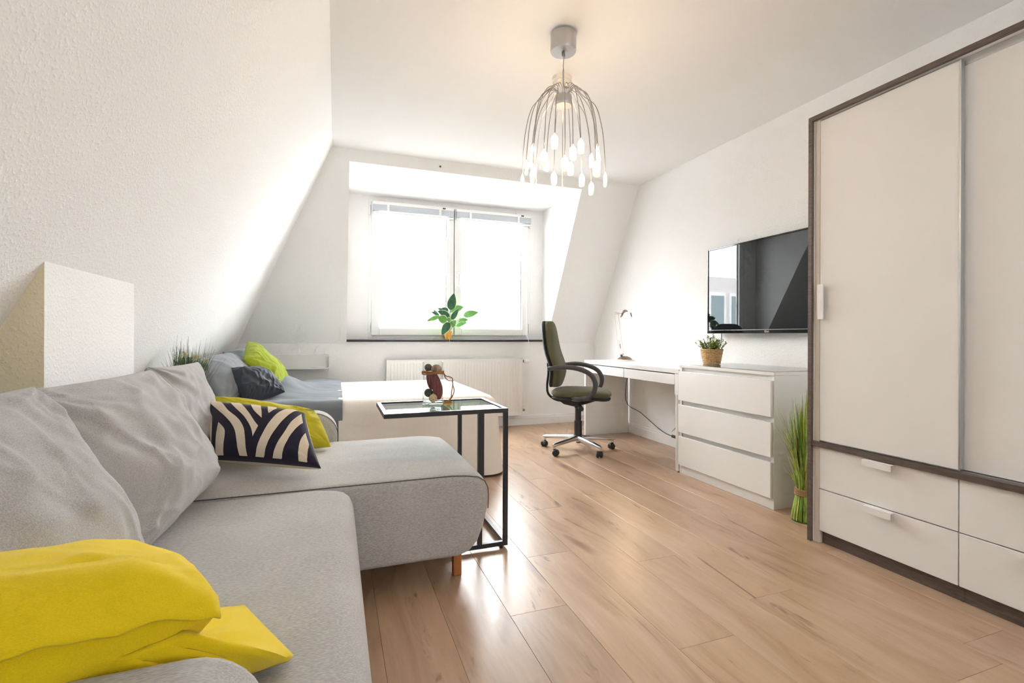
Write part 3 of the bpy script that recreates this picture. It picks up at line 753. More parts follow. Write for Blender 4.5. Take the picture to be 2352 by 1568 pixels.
# chaise: profile in x-z, the foot end bulges and tucks under
chp = [(-.62, .10), (.47, .10), (.515, .115), (.548, .15), (.572, .21), (.588, .28), (.592, .335), (.588, .37), (.575, .398), (.548, .416), (.50, .425)] + top_pts(.44, -.62, .430, 18)
ch = crowned('chaise_seat', chp, 1.895, 2.715, M_sofa, T, .022, .008, seed=1)
seam = [(x + (.001 if x > .5 else 0), 1.9015, z - .004) for x, z in chp[7:]] + [(-.62, 1.9015, .425)]
MB().tube([(.590, 1.902, .28), (.592, 1.9015, .335)] + seam, .0022, 5).build('seam', M_seam, ch)
stp_ = [(-.62, .10), (.035, .10), (.055, .12), (.062, .18), (.065, .33), (.062, .375), (.05, .405), (.03, .422), (.0, .43)] + top_pts(-.06, -.62, .434, 14)
st = crowned('seat', stp_, .69, 1.882, M_sofa, T, .04, .012, seed=2, wr=.004)
bk = box('backrest', M_sofa, T, -.70, -.585, .46, 2.86, .10, .64, bevel=.03, seg=4)
def arm(y0, y1, xe, r=.12):
    prof = [(-.59, .10), (xe, .10)] + [(xe - r + r * math.cos(a), .58 - r + r * math.sin(a)) for a in [PI / 2 * k / 8 for k in range(9)]] + [(-.59, .58)]
    return round_prof(prof, y0, y1, 'armrest', M_sofa, .022, T)
a1 = arm(2.725, 2.865, .012); a2 = arm(.46, .725, -.082, .09)
pts = [(.013, 2.728, .12)] + [(.014 - .12 + .12 * math.cos(a), 2.728, .581 - .12 + .12 * math.sin(a)) for a in [PI / 2 * k / 8 for k in range(9)]] + [(-.4, 2.728, .581)]
MB().tube([(x, y - .001 + .006, z - .004) for x, y, z in pts], .002, 5).build('seam', M_seam, a1)
for x, y in ((.475, 1.965), (.475, 2.64), (-.62, .52), (-.06, .75), (-.62, 2.80)):
    MB().prism([(x - .017, y - .017, 0), (x + .017, y - .017, 0), (x + .017, y + .017, 0), (x - .017, y + .017, 0)], (0, 0, .101)).build('leg', M_orange, T, bevel=.003)

G = 'loose back cushions along the sofa'
pillow('back_cushion', [(-.47, .74, .45), (-.44, 1.345, .445), (-.60, 1.30, .875), (-.63, .74, .875)], .25, M_cush, 'nearest grey back cushion, cut off by the left edge of the picture', 'cushion', G, n=90, seed=1, wr=.016, crease=.010, pinch=.03, sag=.25, q=.42)
pillow('back_cushion', [(-.46, 1.355, .445), (-.45, 2.03, .45), (-.60, 1.99, .865), (-.61, 1.22, .87)], .26, M_cush, 'middle grey back cushion, wrinkled, between the other two on the sofa', 'cushion', G, n=96, seed=2, wr=.018, crease=.013, pinch=.03, sag=.28, q=.42)
pillow('back_cushion', [(-.555, 2.04, .45), (-.56, 2.68, .45), (-.605, 2.63, .86), (-.61, 2.0, .875)], .17, M_cush, 'farthest grey back cushion behind the striped pillow', 'cushion', G, n=84, seed=5, wr=.015, crease=.011, pinch=.03, sag=.2, q=.42)

# striped lumbar pillow
SPC = [(-.470, 2.245, .485), (-.05, 2.00, .475), (-.124, 2.27, .650), (-.532, 2.47, .687)]
sp_o, SPS = pillow('striped_pillow', SPC, .15, [M_navy, M_cream], 'navy and cream zigzag striped lumbar pillow lying on the chaise', 'pillow', n=56, seed=3, wr=.003, pinch=.03, q=.36)
ZC = [(540, 1385), (1665, 1470), (1455, 910), (490, 805)]
def inv_bil(x, y):
    u = v = 0.
    for _ in range(25):
        a, b_ = (u + 1) / 2, (v + 1) / 2
        def f(a, b_): return [ZC[0][i] * (1 - a) * (1 - b_) + ZC[1][i] * a * (1 - b_) + ZC[2][i] * a * b_ + ZC[3][i] * (1 - a) * b_ for i in (0, 1)]
        p = f(a, b_); e = 1e-3; pa = f(a + e, b_); pb = f(a, b_ + e)
        j = [[(pa[0] - p[0]) / e, (pb[0] - p[0]) / e], [(pa[1] - p[1]) / e, (pb[1] - p[1]) / e]]
        d = j[0][0] * j[1][1] - j[0][1] * j[1][0]; rx, ry_ = x - p[0], y - p[1]
        a += (rx * j[1][1] - ry_ * j[0][1]) / d; b_ += (ry_ * j[0][0] - rx * j[1][0]) / d
        u, v = 2 * a - 1, 2 * b_ - 1
    return max(-.965, min(.965, u)), max(-.965, min(.965, v))
STR = [([(500, 815), (565, 870), (660, 965), (740, 1040), (830, 1140), (875, 1240), (885, 1400)], [(612, 800), (700, 880), (780, 985), (900, 1090), (960, 1190), (972, 1290), (968, 1410)]),
       ([(735, 815), (840, 945), (960, 1070), (1030, 1180), (1052, 1265)], [(830, 825), (900, 900), (990, 1010), (1060, 1110), (1105, 1165)]),
       ([(960, 845), (1000, 925), (1050, 1000), (1128, 1075)], [(1050, 855), (1090, 930), (1115, 1000), (1129, 1076)]),
       ([(1115, 865), (1150, 925), (1172, 985), (1185, 1012)], [(1195, 880), (1232, 930), (1210, 980), (1187, 1014)]),
       ([(1330, 900), (1240, 1060), (1150, 1240), (1050, 1420)], [(1410, 912), (1330, 1090), (1230, 1270), (1135, 1430)]),
       ([(1468, 940), (1420, 1060), (1350, 1230), (1222, 1432)], [(1510, 1020), (1495, 1080), (1420, 1230), (1310, 1445)]),
       ([(1540, 1175), (1508, 1270), (1490, 1360), (1475, 1450)], [(1541, 1176), (1578, 1270), (1572, 1370), (1552, 1462)]),
       ([(680, 1105), (660, 1190), (645, 1280), (625, 1385)], [(681, 1106), (755, 1192), (740, 1300), (715, 1390)]),
       ([(545, 1000), (548, 1080), (560, 1180), (585, 1290)], [(598, 1030), (600, 1090), (598, 1180), (590, 1290)])]
def resample(pl, n):
    pts = smoothpath([(x, y, 0) for x, y in pl], 8); L = [0]
    for a, b_ in zip(pts, pts[1:]): L.append(L[-1] + (b_ - a).length)
    out = []
    for k in range(n + 1):
        t = L[-1] * k / n; i = 0
        while i < len(L) - 2 and L[i + 1] < t: i += 1
        f_ = (t - L[i]) / max(1e-6, L[i + 1] - L[i]); out.append(pts[i].lerp(pts[i + 1], f_))
    return out
for lft, rgt in STR:
    A, B = resample(lft, 26), resample(rgt, 26); vs = []; fs = []; m_ = 7
    for a, b_ in zip(A, B):
        for k in range(m_ + 1):
            p = a.lerp(b_, k / m_); u, v = inv_bil(p.x, p.y); vs.append(SPS(u, v, 1, .0016 + .0035 * max(0, (max(abs(u), abs(v)) - .85) / .12)))
    for j in range(26): fs += [(j * (m_ + 1) + k, j * (m_ + 1) + k + 1, (j + 1) * (m_ + 1) + k + 1, (j + 1) * (m_ + 1) + k) for k in range(m_)]
    MB().add(vs, fs).build('stripe', M_cream, sp_o, smooth=True, ang=80, recalc=False)

pillow('throw_pillow', [(-.50, 2.46, .47), (-.005, 2.49, .445), (-.085, 2.60, .612), (-.555, 2.665, .70)], .15, M_olivey, 'yellow green pillow tucked behind the striped pillow on the chaise', 'pillow', n=60, seed=8, wr=.013, pinch=.02, q=.45, rc=.10, crease=.006)
# foreground yellow pillow leaning on the near arm
yp, YPS = pillow('yellow_pillow', [(-.66, .53, .64), (-.15, .775, .605), (-.25, 1.13, .485), (-.78, 1.0, .55)], .23, M_yellow, 'large bright yellow pillow in the foreground against the sofa arm', 'pillow', n=72, seed=4, wr=.012, pinch=.03, q=.45, crease=.006)
# envelope flap along the near edge and the empty corner of the case
vs = []; nu, nv = 70, 7
for j in range(nv + 1):
    for i in range(nu + 1):
        u = -.99 + 1.98 * i / nu; t = j / nv
        if t <= .6: p = YPS(u, -.62 - .36 * (t / .6), 1, .003 + .004 * t)
        else:
            p = YPS(u, -.98, 1, .007); q_ = (t - .6) / .4
            p = p + Vector((.008, -.024, -.014)) * q_ * (1 + .4 * noise.noise(Vector((u * 6, 0, 3)))) + Vector((0, 0, .006)) * noise.noise(Vector((u * 7, q_, 8)))
        vs.append(p)
fs = [(j * (nu + 1) + i, j * (nu + 1) + i + 1, (j + 1) * (nu + 1) + i + 1, (j + 1) * (nu + 1) + i) for j in range(nv) for i in range(nu)]
fo = MB().add(vs, fs).build('envelope_flap', M_yellow, yp, smooth=True, ang=80)
md = fo.modifiers.new('cloth', 'SOLIDIFY'); md.thickness = .003; md.offset = 0
vs = []; nu, nv = 50, 18
for j in range(nv + 1):
    for i in range(nu + 1):
        a, t = i / nu, j / nv
        e0 = YPS(.25 + .74 * a, -.985, -1, 0) if a < .8 else YPS(.25 + .74 * a, -.985 + (a - .8) * 4.0, -1, 0)
        out = Vector((-.30, .735, .50)).lerp(Vector((-.066, .884, .449)), min(1, a / .8)) if a < .8 else Vector((-.066, .884, .449)).lerp(Vector((-.17, 1.08, .45)), (a - .8) * 5)
        p = e0.lerp(out, t); p += Vector((.02, -.02, .006)) * math.sin(PI * t) * (1 if a < .8 else .2) + Vector((.4, -.4, .5)) * (.012 * noise.noise(Vector((a * 11, t * 1.5, 5))) + .005 * math.sin(a * 44)) * math.sin(PI * min(1, t * 1.05)) 
        p.z = max(p.z, .447); p.y = max(p.y, .732) if p.z < .60 else p.y; vs.append(p)
fs = [(j * (nu + 1) + i, j * (nu + 1) + i + 1, (j + 1) * (nu + 1) + i + 1, (j + 1) * (nu + 1) + i) for j in range(nv) for i in range(nu)]
fo = MB().add(vs, fs).build('loose_corner', M_yellow, yp, smooth=True, ang=80)
md = fo.modifiers.new('cloth', 'SOLIDIFY'); md.thickness = .004; md.offset = 1

# ------------------------------------------------------------------ bed
bx0, bx1, by0, by1, bz = -.93, 1.13, 3.30, 4.78, .555
T = thing('bed', 'double bed under the sloping wall with a dark grey base', 'bed', (.1, 4.04, 0))
box('base', M_bedbase, T, bx0, bx1 - .06, by0 + .04, by1 - .04, .10, .34, bevel=.01)
box('mattress', M_bedbase, T, bx0, bx1 - .04, by0 + .025, by1 - .03, .34, .525, bevel=.05, seg=4)
for x in (bx0 + .06, bx1 - .14):
    for y in (by0 + .1, by1 - .1): box('leg', M_blackp, T, x - .025, x + .025, y - .025, y + .025, 0, .10)
# bedspread: top plus hanging skirt, rounded corners
def drape(name, m, path, center, ztop, zlow, rnd, flare, fold, seed, rings_top=9, rows=14, k_fold=26):
    L = [0]
    for a, b_ in zip(path, path[1:]): L.append(L[-1] + (Vector(b_) - Vector(a)).length)
    rings = []
    n = len(path)
    nrm = []
    for i in range(n):
        t = Vector(path[min(i + 1, n - 1)]) - Vector(path[max(i - 1, 0)]); nv = Vector((t.y, -t.x)).normalized(); nrm.append(nv)
    for k in range(rings_top):
        f_ = 1 - k / rings_top
        row = []
        for i in range(n):
            p, c = Vector(path[i]) - nrm[i] * rnd, Vector(center(path[i]))
            q = p.lerp(c, f_); row.append((q.x, q.y, ztop + .012 * (f_ ** .5) + .004 * noise.noise(Vector((q.x * 3, q.y * 3, seed)))))
        rings.append(row)
    for k in range(7):
        a = PI / 2 * k / 6; row = []
        for i in range(n):
            p = Vector(path[i]) - nrm[i] * rnd * (1 - math.sin(a)); row.append((p.x, p.y, ztop - rnd * (1 - math.cos(a))))
        rings.append(row)
    for k in range(1, rows + 1):
        t = k / rows; row = []
        for i in range(n):
            zl = zlow(path[i]) if callable(zlow) else zlow
            fo = fold * t * (noise.noise(Vector((L[i] * 4.5, t * .6, seed))) + .5 * math.sin(L[i] * k_fold + 2 * noise.noise(Vector((L[i], 0, seed)))) * .5)
            p = Vector(path[i]) + nrm[i] * (flare * t + fo); row.append((p.x, p.y, ztop - rnd + (zl - ztop + rnd) * t))
        rings.append(row)
    mb = MB(); vs = [p for r_ in rings for p in r_]; fs = []
    for j in range(len(rings) - 1): fs += [(j * n + i, j * n + i + 1, (j + 1) * n + i + 1, (j + 1) * n + i) for i in range(n - 1)]
    return mb.add(vs, fs).build(name, m, None, smooth=True, ang=80)
path = []; cr = .16; x_s = .02
for k in range(40): path.append((x_s - .0 + (bx1 - cr - x_s) * k / 40 + .012 * math.sin(k) * 0, by0 - .01))
for k in range(14): a = -PI / 2 + PI / 2 * k / 13; path.append((bx1 - cr + cr * math.cos(a), by0 - .01 + cr + cr * math.sin(a)))
for k in range(1, 30): path.append((bx1, by0 - .01 + cr + (by1 - by0 - 2 * cr) * k / 29))
for k in range(1, 14): a = PI / 2 * k / 13; path.append((bx1 - cr + cr * math.cos(a), by1 - cr + cr * math.sin(a)))
for k in range(1, 41): path.append((bx1 - cr - (bx1 - cr - x_s) * k / 40, by1))
bs = drape('bedspread', M_spread, path, lambda p: (min(p[0], bx1 - .55), (by0 + by1) / 2), bz + .006, lambda p: .018 if p[0] > .6 else .03, .10, .06, .05, 3.3)
tag(bs, 'ecru waffle bedspread draped over the foot of the bed', 'bedspread')
# duvet: rumpled sheet over the head half
mb = MB(); nx, ny = 60, 70; vs = []
for j in range(ny + 1):
    t = j / ny
    for i in range(nx + 1):
        x = -.72 + (.045 + .72) * i / nx
        L = t * 2.02
        if L < .20: y, z = by0 - .012, bz - .035 - (.20 - L) * .9; yo = 1
        elif L < .30: a = (L - .20) / .10 * PI / 2; y, z = by0 - .012 + .06 * (1 - math.cos(a)), bz - .035 + .05 * math.sin(a)
        else: y, z = by0 + .048 + (L - .30) / 1.72 * (by1 - by0 - .06), bz + .015
        w_ = noise.noise(Vector((x * 2.2 + y * 1.2, y * 6 - x * 3, 4))) * .016 + noise.noise(Vector((x * 5, y * 16 + x * 6, 9))) * .008
        hump = .115 * math.exp(-((x + .38) / .15) ** 2 - ((y - 4.02) / .24) ** 2) + .03 * math.exp(-((x + .1) / .3) ** 2 - ((y - 4.4) / .4) ** 2)
        f_ = 1 if L > .30 else .5
        vs.append((x + .006 * noise.noise(Vector((y * 3, 0, 2))) * (i / nx), y - (abs(w_) if L < .3 else 0), z + (w_ * f_ + hump if L >= .25 else 0)))
fs = [(j * (nx + 1) + i, j * (nx + 1) + i + 1, (j + 1) * (nx + 1) + i + 1, (j + 1) * (nx + 1) + i) for j in range(ny) for i in range(nx)]
tag(mb.add(vs, fs).build('duvet', M_duvet, smooth=True, ang=80), 'rumpled slate grey duvet on the bed between pillows and bedspread', 'duvet')
# bed pillows
pillow('bed_pillow', [(-.62, 3.32, .56), (-.46, 3.95, .58), (-.72, 4.05, .845), (-.84, 3.42, .85)], .20, M_pgrey, 'grey bed pillow with a pleated end behind the far sofa cushion', 'pillow', n=64, seed=11, wr=.014, crease=.008, pinch=.03)
pillow('bed_pillow', [(-.50, 4.02, .58), (-.42, 4.66, .60), (-.66, 4.70, .90), (-.78, 4.10, .86)], .18, M_pgrey, 'grey bed pillow in the corner behind the lime green pillow', 'pillow', n=56, seed=12, wr=.012, crease=.006, pinch=.03)
pillow('charcoal_pillow', [(-.52, 3.40, .575), (-.315, 3.62, .60), (-.475, 3.80, .745), (-.65, 3.52, .775)], .17, M_char, 'charcoal satin pillow on the bed in front of the lime green pillow', 'pillow', n=72, seed=13, wr=.014, crease=.010, rc=.06, pinch=.03)
pillow('lime_pillow', [(-.395, 3.74, .61), (-.33, 4.10, .66), (-.64, 4.22, .945), (-.60, 3.80, .82)], .17, M_lime, 'lime green pillow propped upright on the bed', 'pillow', n=72, seed=14, wr=.011, crease=.008, rc=.05, pinch=.03)
# wall shelf
T = thing('wall_shelf', 'white ledge shelf with a raised end on the wall beside the bed', 'shelf', (-.4, 5.0, .66))
mb = MB(); sx1, sx0, sz = -.045, -.80, .668
prof = [(sx0, sz), (sx1 - .03, sz), (sx1 - .01, sz + .007), (sx1, sz + .028), (sx1, sz + .118), (sx1 - .014, sz + .118), (sx1 - .014, sz + .032), (sx1 - .02, sz + .020), (sx1 - .034, sz + .015), (sx0, sz + .015)]
mb.prism([(x, 4.935, z) for x, z in prof], (0, YK - 4.935, 0)); mb.build('ledge', M_whitefurn, T, bevel=.002)
box('back_plate', M_whitefurn, T, sx0, sx1 - .014, YK - .008, YK, sz + .015, sz + .135)

# ------------------------------------------------------------------ side table
T = thing('side_table', 'black metal side table with glass top standing over the chaise end', 'table', (.68, 2.33, 0))
b = .02; ax0, ax1, ay0, ay1, az = .195, .758, 2.13, 2.535, .65
mb = MB(); mb.box(ax0, ax1, ay0, ay0 + b, az - b, az); mb.box(ax0, ax1, ay1 - b, ay1, az - b, az)
mb.box(ax0, ax0 + b, ay0 + b, ay1 - b, az - b, az); mb.box(ax1 - b, ax1, ay0 + b, ay1 - b, az - b, az)
mb.build('top_frame', M_black, T, bevel=.0012)
box('glass_top', M_ttop, T, ax0 + b + .001, ax1 - b - .001, ay0 + b + .001, ay1 - b - .001, az - .010, az - .004)
for x in (.614, ax1 - b):
    for y in (ay0, ay1 - b): box('post', M_black, T, x, x + b, y, y + b, .012 + b, az - b, bevel=.0012)
mb = MB()
for y in (ay0, ay1 - b): mb.box(.25, ax1, y, y + b, .012, .012 + b)
mb.box(ax1 - b, ax1, ay0 + b, ay1 - b, .012, .012 + b); mb.box(.25, .25 + b, ay0 + b, ay1 - b, .012, .012 + b)
mb.build('base_frame', M_black, T, bevel=.0012)
for x in (.28, ax1 - .03):
    for y in (ay0 + .01, ay1 - .01): MB().cyl((x, y, 0), (x, y, .012), .008, n=10).build('foot', M_blackp, T)

# glass jar with potpourri
jx, jy, jz, jr, jh = .455, 2.395, .6465, .0505, .212
jz = az + .0 - .0035
tag(MB().lathe([(.0, jz), (jr - .003, jz), (jr, jz + .003), (jr, jz + jh), (jr - .0015, jz + jh + .001), (jr - .003, jz + jh), (jr - .003, jz + .012), (.0, jz + .010)], (jx, jy, 0), 40).build('glass_jar', M_jar, smooth=True, ang=50), 'clear glass cylinder jar filled with dried pods on the side table', 'jar')
def item(name, mbx, m, label, cat, g=None, **kw): return tag(mbx.build(name, m, smooth=True, ang=70, **kw), label, cat, g)
rv, uv = Vector((.94, -.342, 0)), Vector((0, 0, 1)); fv = Vector((.342, .94, 0))
def jp(px, py, dep=0):   # offset inside the jar: along the jar's width, height above base, depth
    return Vector((jx, jy, jz)) + rv * px + uv * py + fv * dep
g1 = 'decorative balls in the glass jar'
item('decor_ball', MB().ball(jp(.004, .032, -.018), .0205, 20, 14), M_ballcream, 'cream dotted rattan ball at the bottom of the glass jar', 'ball', g1)
bl = bpy.data.objects['decor_ball']
random.seed(3)
for k in range(26):
    a = k * 2.39996; z = 1 - 2 * (k + .5) / 26; r_ = math.sqrt(1 - z * z); d = Vector((r_ * math.cos(a), r_ * math.sin(a), z))
    MB().ball(jp(.004, .032, -.018) + d * .0200, .0022, 7, 5).build('dot', M_twine, bl)
item('decor_ball', MB().ball(jp(-.022, .056, .006), (.022, .022, .021), 18, 12), M_ballgrey, 'dark grey brown ball low in the glass jar behind the cream one', 'ball', g1)
item('decor_ball', MB().ball(jp(.018, .176, -.004), (.026, .024, .022), 20, 12), M_balltan, 'tan and brown striped ball at the top of the glass jar', 'ball', g1)
item('decor_ball', MB().ball(jp(-.024, .182, .004), (.019, .019, .018), 18, 12), M_ballgrey, 'dark grey ball at the top of the glass jar beside the tan one', 'ball', g1)
def pod(name, pts, rad, lbl):
    mb = MB(); pts = smoothpath(pts, 6); n = 20; rings = []
    for i, p in enumerate(pts):
        t = i / (len(pts) - 1); r_ = rad * (math.sin(PI * (.10 + .80 * t))) ** .6
        rings.append([p + rv * (r_ * (1 + .13 * math.cos(5 * a)) * math.cos(a)) + fv * (r_ * .8 * (1 + .13 * math.cos(5 * a)) * math.sin(a)) for a in [2 * PI * k / n for k in range(n)]])
    mb.loft(rings); return item(name, mb, M_pod, lbl, 'seed pod', 'dried seed pods in the glass jar')
pod('seed_pod', [jp(.020, .022, .010), jp(.022, .06, .008), jp(.014, .11, .004), jp(.0, .158, .0)], .024, 'ridged crimson seed pod standing upright in the glass jar')
pod('seed_pod', [jp(-.004, .072, .014), jp(-.012, .11, .012), jp(-.020, .16, .010)], .020, 'second crimson seed pod behind the first, upper left in the glass jar')
mb = MB(); ring = [Vector((jx, jy, jz + .158)) + Vector((math.cos(a), math.sin(a), 0)) * (jr + .0025) for a in [2 * PI * k / 40 for k in range(40)]]
for dz_ in (-.005, 0, .005): mb.tube([p + Vector((0, 0, dz_ + .002 * math.sin(i * .4 + dz_ * 900))) for i, p in enumerate(ring)], .0028, 6, closed=True)
for s_ in (0, 1):
    q = [jp(.052, .16, -.012), jp(.066, .142 - .012 * s_, -.014), jp(.082, .138 - .02 * s_, -.012), jp(.098 - .004 * s_, .128 - .01 * s_, -.01), jp(.100, .10, -.012), jp(.108 - .012 * s_, .070, -.02), jp(.098 - .004 * s_, .040, -.025), jp(.080, .018 + .004 * s_, -.028), jp(.062, .008 + .006 * s_, -.03), jp(.054, .006 + .008 * s_, -.03)]
    mb.tube(smoothpath(q, 5), .0024, 6)
item('twine', mb, M_twine, 'brown twine tied round the glass jar with trailing ends', 'twine')

# ------------------------------------------------------------------ office chair
chx, chy, cha = 1.985, 3.765, R(-36)
T = thing('office_chair', 'olive and black swivel chair with loop arms on a polished five star base', 'chair', (chx, chy, 0))
T.rotation_euler = (0, 0, cha)
OFF[T.name] = Vector()
mb = MB(); mb.lathe([(.0, .075), (.030, .075), (.034, .10), (.034, .118), (.0, .120)], (0, 0, 0), 24); mb.build('base_hub', M_chrome, T, smooth=True, local=True)
MB().lathe([(.0, .062), (.016, .062), (.018, .066), (.018, .078), (.0, .078)], (0, 0, 0), 16).build('column_end', M_blackp, T, smooth=True)
for k in range(5):
    a = -cha + R(60 + 72 * k); ca, sa = math.cos(a), math.sin(a)
    mb = MB(); rings = []
    for t, wd, zc, hh in ((.02, .034, .104, .026), (.10, .030, .102, .023), (.2, .025, .095, .0195), (.305, .020, .087, .0165), (.33, .012, .086, .010)):
        c = Vector((t * ca, t * sa, zc)); e = Vector((-sa, ca, 0))
        rings.append([c + e * (wd * math.cos(q)) + Vector((0, 0, 1)) * (hh * math.sin(q) * (1.1 if math.sin(q) > 0 else .8)) for q in [2 * PI * i / 14 for i in range(14)]])
    mb.loft(rings); mb.cyl((.312 * ca, .312 * sa, .058), (.312 * ca, .312 * sa, .088), .011)
    mb.build('base_arm', M_chrome, T, smooth=True)
    mb = MB(); ph = a + R(35 + 40 * k); dx, dy = math.cos(ph), math.sin(ph); pc = Vector((.312 * ca - .012 * dy * 0, .312 * sa, 0))
    cs = pc + Vector((dx * .012, dy * .012, .026)); axv = Vector((-dy, dx, 0))
    mb.box(pc.x - .008, pc.x + .008, pc.y - .008, pc.y + .008, .035, .062)
    mb.lathe([(.020, -.010), (.022, -.006), (.022, .006), (.020, .010)], cs + Vector((0, 0, .008)), 16, (Vector((dx, dy, 0)), Vector((0, 0, 1)), axv))
    cas = mb.build('caster', M_blackp, T, smooth=True)
    for sd in (-1, 1):
        frm = (Vector((dx, dy, 0)), Vector((0, 0, 1)), axv * sd)
        MB().lathe([(.0, .006), (.024, .006), (.026, .009), (.026, .020), (.021, .026), (.0, .027)], cs, 20, frm).build('wheel', M_blackp, cas, smooth=True)
MB().lathe([(.0, .118), (.040, .118), (.042, .126), (.034, .132), (.0335, .255), (.0, .256)], (0, 0, 0), 28).build('lower_column', M_blackp, T, smooth=True)
MB().lathe([(.0, .25), (.0265, .25), (.0265, .362), (.032, .366), (.032, .378), (.0, .379)], (0, 0, 0), 28).build('gas_column', M_blackp, T, smooth=True)
mb = MB(); mb.prism([(-.17, -.035, .43), (-.12, -.035, .395), (-.03, -.035, .378), (.06, -.035, .40), (.16, -.035, .435), (.16, -.035, .455), (-.15, -.035, .455)], (0, .07, 0))
mb.build('tilt_mechanism', M_blackp, T, bevel=.006)
mb = MB(); mb.cyl((.02, 0, .418), (.02, -.15, .41), .006); mb.build('lever', M_blackp, T, smooth=True)
mb = MB(); mb.cyl((.03, -.09, .385), (.05, -.175, .382), .021, n=14); mb.build('tension_knob', M_blackp, T, smooth=True)
def seat_loft(name, m, z0, z1, L, W, crown, edge_):
    mb = MB(); n = 40; rings = []
    def outline(q):
        c_, s_ = math.cos(q), math.sin(q); e = .62
        return Vector((L * abs(c_) ** e * (1 if c_ > 0 else -1), W * abs(s_) ** e * (1 if s_ > 0 else -1) * (1 - .10 * c_), 0))
    lev = [(z0, .9), (z0 + .006, .97), (z0 + edge_ * .4, 1), (z0 + edge_ * .75, .995), (z1 - .012, .96), (z1 - .003, .86), (z1 + crown * .4, .66), (z1 + crown * .8, .4), (z1 + crown, .12)]
    for z, s_ in lev: rings.append([outline(2 * PI * i / n) * s_ + Vector((.03, 0, z - .018 * max(0, outline(2 * PI * i / n).x * s_ / L - .55) * 2.2)) for i in range(n)])
    mb.loft(rings); return mb.build(name, m, T, smooth=True, ang=60)
seat_loft('seat_shell', M_darkcloth, .455, .482, .245, .235, .0, .02)
seat_loft('seat_cushion', M_olive, .480, .535, .250, .240, .008, .045)
# backrest
def back_loft(name, m, front):
    mb = MB(); n = 28; rings = []
    for k in range(21):
        t = .5 - .5 * math.cos(PI * k / 20); z = .545 + .575 * t
        wd = (.20 + .03 * math.sin(PI * min(1, t * 1.3)) - .055 * t ** 2); 
        endf = max(.0, 1 - abs((t - .5) / .5) ** 5) ** .5
        xc = -.205 - .035 * math.sin(PI * t * .9) * 0 - .065 * t + .035 * math.exp(-((t - .28) / .2) ** 2)
        dp = (.062 if front else .022) * (.55 + .45 * endf); wd *= (.35 + .65 * endf) if front else (.37 + .65 * endf)
        ring = []
        for i in range(n):
            q = 2 * PI * i / n; c_, s_ = math.cos(q), math.sin(q)
            y = wd * abs(s_) ** .7 * (1 if s_ > 0 else -1)
            x = xc + (dp * c_ * (1.0 if c_ > 0 else .35) if front else -.028 + dp * c_) + .35 * y * y
            ring.append((x, y, z))
        rings.append(ring)
    mb.loft(rings); return mb.build(name, m, T, smooth=True, ang=60)
back_loft('back_cushion', M_olive, True); back_loft('back_shell', M_darkcloth, False)
mb = MB(); mb.tube(smoothpath([(-.10, 0, .415), (-.20, 0, .43), (-.265, 0, .48), (-.275, 0, .56), (-.265, 0, .66), (-.27, 0, .75)], 6), .026, 10, flat=.35, up=(1, 0, 0)); mb.build('back_support', M_blackp, T, smooth=True)
for sd in (-1, 1):
    y = .265 * sd
    q = [(-.02, y * .80, .470), (.05, y, .475), (.12, y, .49), (.165, y, .54), (.175, y, .61), (.14, y, .675), (.06, y, .715), (-.04, y, .733), (-.13, y, .728), (-.215, y, .712)]
    mb = MB(); mb.tube(smoothpath(q, 6), [.020] * 55, 12, flat=.75, up=(0, 1, 0)); mb.build('armrest', M_greyp, T, smooth=True)

# ------------------------------------------------------------------ desk lamp
bxl, byl, dzl = 2.66, 4.08, .75
T = thing('desk_lamp', 'small lit desk lamp with twin white rods and a bronze dome base', 'lamp', (bxl, byl, dzl))
MB().lathe([(.0, dzl), (.100, dzl), (.102, dzl + .006), (.095, dzl + .012), (.0, dzl + .012)], (bxl, byl, 0), 36).build('base_plate', M_lampw, T, smooth=True)
MB().lathe([(.075, dzl + .011), (.070, dzl + .018), (.055, dzl + .032), (.030, dzl + .043), (.008, dzl + .047), (.0, dzl + .047)], (bxl, byl, 0), 32).build('dome', M_lampb, T, smooth=True)
def lp(a, z, d=0): return Vector((bxl, byl, dzl)) + rv * a + uv * z + fv * d
MB().cyl(lp(-.030, .035), lp(-.036, .062), .010, n=12).build('pivot', M_blackp, T, smooth=True)
MB().cyl(lp(-.052, .060), lp(-.010, .064), .010, n=12).build('lower_clamp', M_lampw, T, smooth=True)
for o_ in (0, .036): MB().cyl(lp(-.050 + o_, .06), lp(-.103 + o_, .46), .0042, n=8).build('arm_rod', M_lampw, T, smooth=True)
MB().cyl(lp(-.070, .19), lp(-.036, .192), .003, n=8).build('cross_bar', M_lampw, T)
MB().cyl(lp(-.043, .12, -.004), lp(-.050, .165, -.004), .0035, n=8).build('spring', M_lampb, T)
mb = MB(); mb.cyl(lp(-.108, .455), lp(-.062, .462), .006, n=10); mb.cyl(lp(-.098, .475), lp(.0, .455), .005, n=10); mb.build('joint', M_lampw, T, smooth=True)
hd0 = lp(.012, .455); aim = Vector((-.30, -.86, -.42)).normalized()
ex = aim.orthogonal().normalized(); ey = aim.cross(ex)
MB().lathe([(.0, -.075), (.012, -.073), (.024, -.06), (.030, -.03), (.031, .0), (.035, .025), (.0355, .03), (.033, .03), (.029, .0), (.026, -.03), (.0, -.04)], hd0, 28, (ex, ey, aim)).build('shade', M_lampb, T, smooth=True)
for s_ in (-1, 1):
    e = (rv - aim * rv.dot(aim)).normalized(); up_ = aim.cross(e).normalized(); up_ = up_ if up_.z > 0 else -up_
    c = hd0 + e * (.033 * s_) + aim * .004
    MB().prism([c + up_ * .022, c + e * (s_ * .012) + up_ * .018, c + e * (s_ * .022) - up_ * .028, c + e * (s_ * .008) - up_ * .010], aim * .02).build('barn_flap', M_lampb, T)
